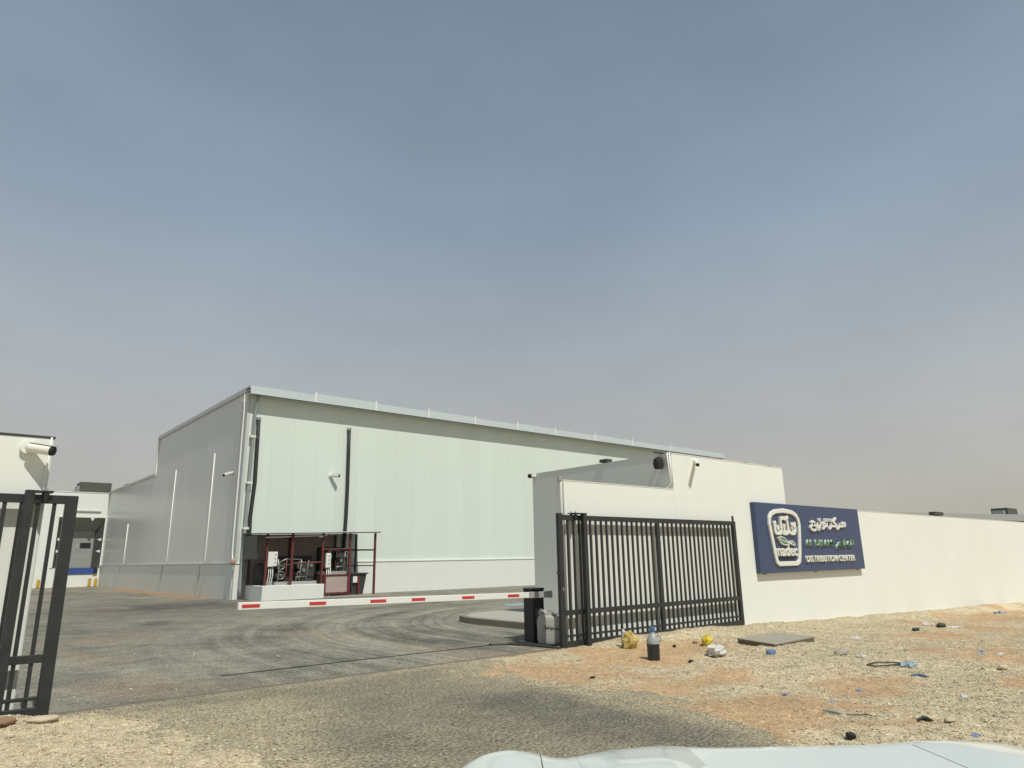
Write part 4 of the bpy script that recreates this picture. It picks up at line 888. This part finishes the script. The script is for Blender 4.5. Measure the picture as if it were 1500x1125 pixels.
# rocks at the foot of the other gate leaf
for px, py, r, m, sd, lb in ((16, 1056, (.19, .10, .055), 'rock', 51, 'brown angular rock at the foot of the gate leaf'), (36, 1052, (.16, .09, .06), 'rock', 52, 'brown rock with a ridge leaning on the gate leaf'), (2, 1062, (.13, .09, .04), 'rock', 53, 'low brown rock in the gravel before the gate leaf'), (62, 1058, (.17, .08, .035), 'rock_p', 54, 'flat cream rock under the gate leaf corner')):
    bag(px, py, r, MT[m], 'rock', lb, 'rock', sd, amp=.35, fr=1.8, nu=14, nv=8)
bag(760, 886, (.6, .3, .05), MT['lblu_b'], 'plastic_sheet', 'light blue plastic sheet on the yard behind the barrier cabinet', 'litter', 55, amp=.4)

# ------------------------------------------------------------------ the white car the picture is taken from (front end)
cx, cy = .785, 0.0
ca = thing('parked_car', (0, 0, 0), 'white car bonnet and front end facing the gate', 'car')
ca.location = Vector((CAM.x, CAM.y, 0)) + c2w(cx, 0); ca.rotation_euler = (0, 0, math.atan2(c2w(1,0).y, c2w(1,0).x) + R(0.8)); ORG[ca.name] = (0,0,0)
def hood_z(x, y):   # x across from the centre line, y forward from the camera
    a = abs(x)
    z = 1.116 - .018*(y-.9) - .006*(a/.6)**2
    z += .010*math.exp(-((a-.40)/.14)**2)                          # bonnet ridges
    z += .030*math.exp(-((a-.80)/.12)**2)                          # wing crests
    z -= .008*math.exp(-((a-.64)/.06)**2)
    z -= 1.0*max(0, a-.84)**1.6                                    # shoulder
    t = max(0, y-(2.02-.10*(a/.9)**3)); z -= 1.1*t**1.7            # nose roll
    return z
def sheet(name, x0, x1, y0, y1, m, nx=24, ny=40, th=.012):
    mm = MB(); V = []; W = nx+1
    for j in range(ny+1):
        for i in range(nx+1):
            x = x0+(x1-x0)*i/nx; y = y0+(y1-y0)*j/ny; V.append((x, y, hood_z(x, y)))
    Fc = [(j*W+i, j*W+i+1, (j+1)*W+i+1, (j+1)*W+i) for j in range(ny) for i in range(nx)]
    mm.add(V, Fc); return mm.build(name, m, ca, smooth=True)
sheet('bonnet', -.697, .697, .80, 2.30, MT['car'], 60, 54)
for s in (-1, 1):
    sheet('wing', s*.70, s*.985, .70, 2.30, MT['car'], 24, 54)
    sp = MB(); Vv = []
    ys = np.linspace(.6, 2.30, 28); 
    for yy in ys:
        zt_ = hood_z(.985, max(.7, yy)) ; arch = max(0, .42**2-(yy-1.6)**2)**.5
        Vv += [(s*.985, yy, zt_), (s*1.0, yy, zt_-.25), (s*.99, yy, max(.30, .38+arch if arch > 0 else .30))]
    sp.add(Vv, [(3*i+k, 3*i+3+k, 3*i+4+k, 3*i+1+k) for i in range(len(ys)-1) for k in range(2)]); sp.build('wing_side', MT['car'], ca, smooth=True)
    wl = MB().lathe((s*.86, 1.6, .36), [(.2, -.11), (.34, -.11), (.36, -.07), (.36, .07), (.34, .11), (.2, .11)], 28, 'x').build('wheel', MT['rubber'], ca, smooth='auto')
    MB().lathe((s*.86, 1.6, .36), [(.22, -.1), (.22, .1)], 24, 'x').build('rim', MT['grey_m'], wl, smooth='auto')
    MB().box(min(s*.56, s*.94), max(s*.56, s*.94), 2.2, 2.36, .70, .88).build('headlight', MT['glass'], ca, bevel=.03, seg=2)
for s in (-1, 1):   # raised bonnet bulges
    vt = MB(); xs_ = np.linspace(s*.60, s*.30, 9); ys_ = np.linspace(1.25, 2.07, 14); V = []
    for jj, yy in enumerate(ys_):
        for ii_, xx in enumerate(xs_):
            hh = .022*min(1, 4*ii_/8, 4*(8-ii_)/8)*min(1, 3*jj/13, 3*(13-jj)/13); V.append((xx, yy, hood_z(xx, yy)+hh+.001))
    vt.add(V, [(j_*9+i_, j_*9+i_+1, (j_+1)*9+i_+1, (j_+1)*9+i_) for j_ in range(13) for i_ in range(8)]); vt.build('bonnet_bulge', MT['car'], ca, smooth=True)
MB().box(-.97, .97, 2.15, 2.45, .28, .68).build('bumper', MT['car'], ca, bevel=.06, seg=3)
MB().box(-.54, .54, 2.2, 2.38, .69, .97).build('grille', MT['car_d'], ca, bevel=.02)
MB().box(-.80, .80, .66, .80, 1.06, 1.10).build('cowl', MT['car_d'], ca)
MB().box(-.75, .75, .7, 2.2, .30, .98).build('engine_bay', MT['car_d'], ca)
MB().tube([(-.45, .74, 1.11), (-.1, .76, 1.12), (.25, .75, 1.115)], .012, 6).build('wiper', MT['car_d'], ca, smooth=True)
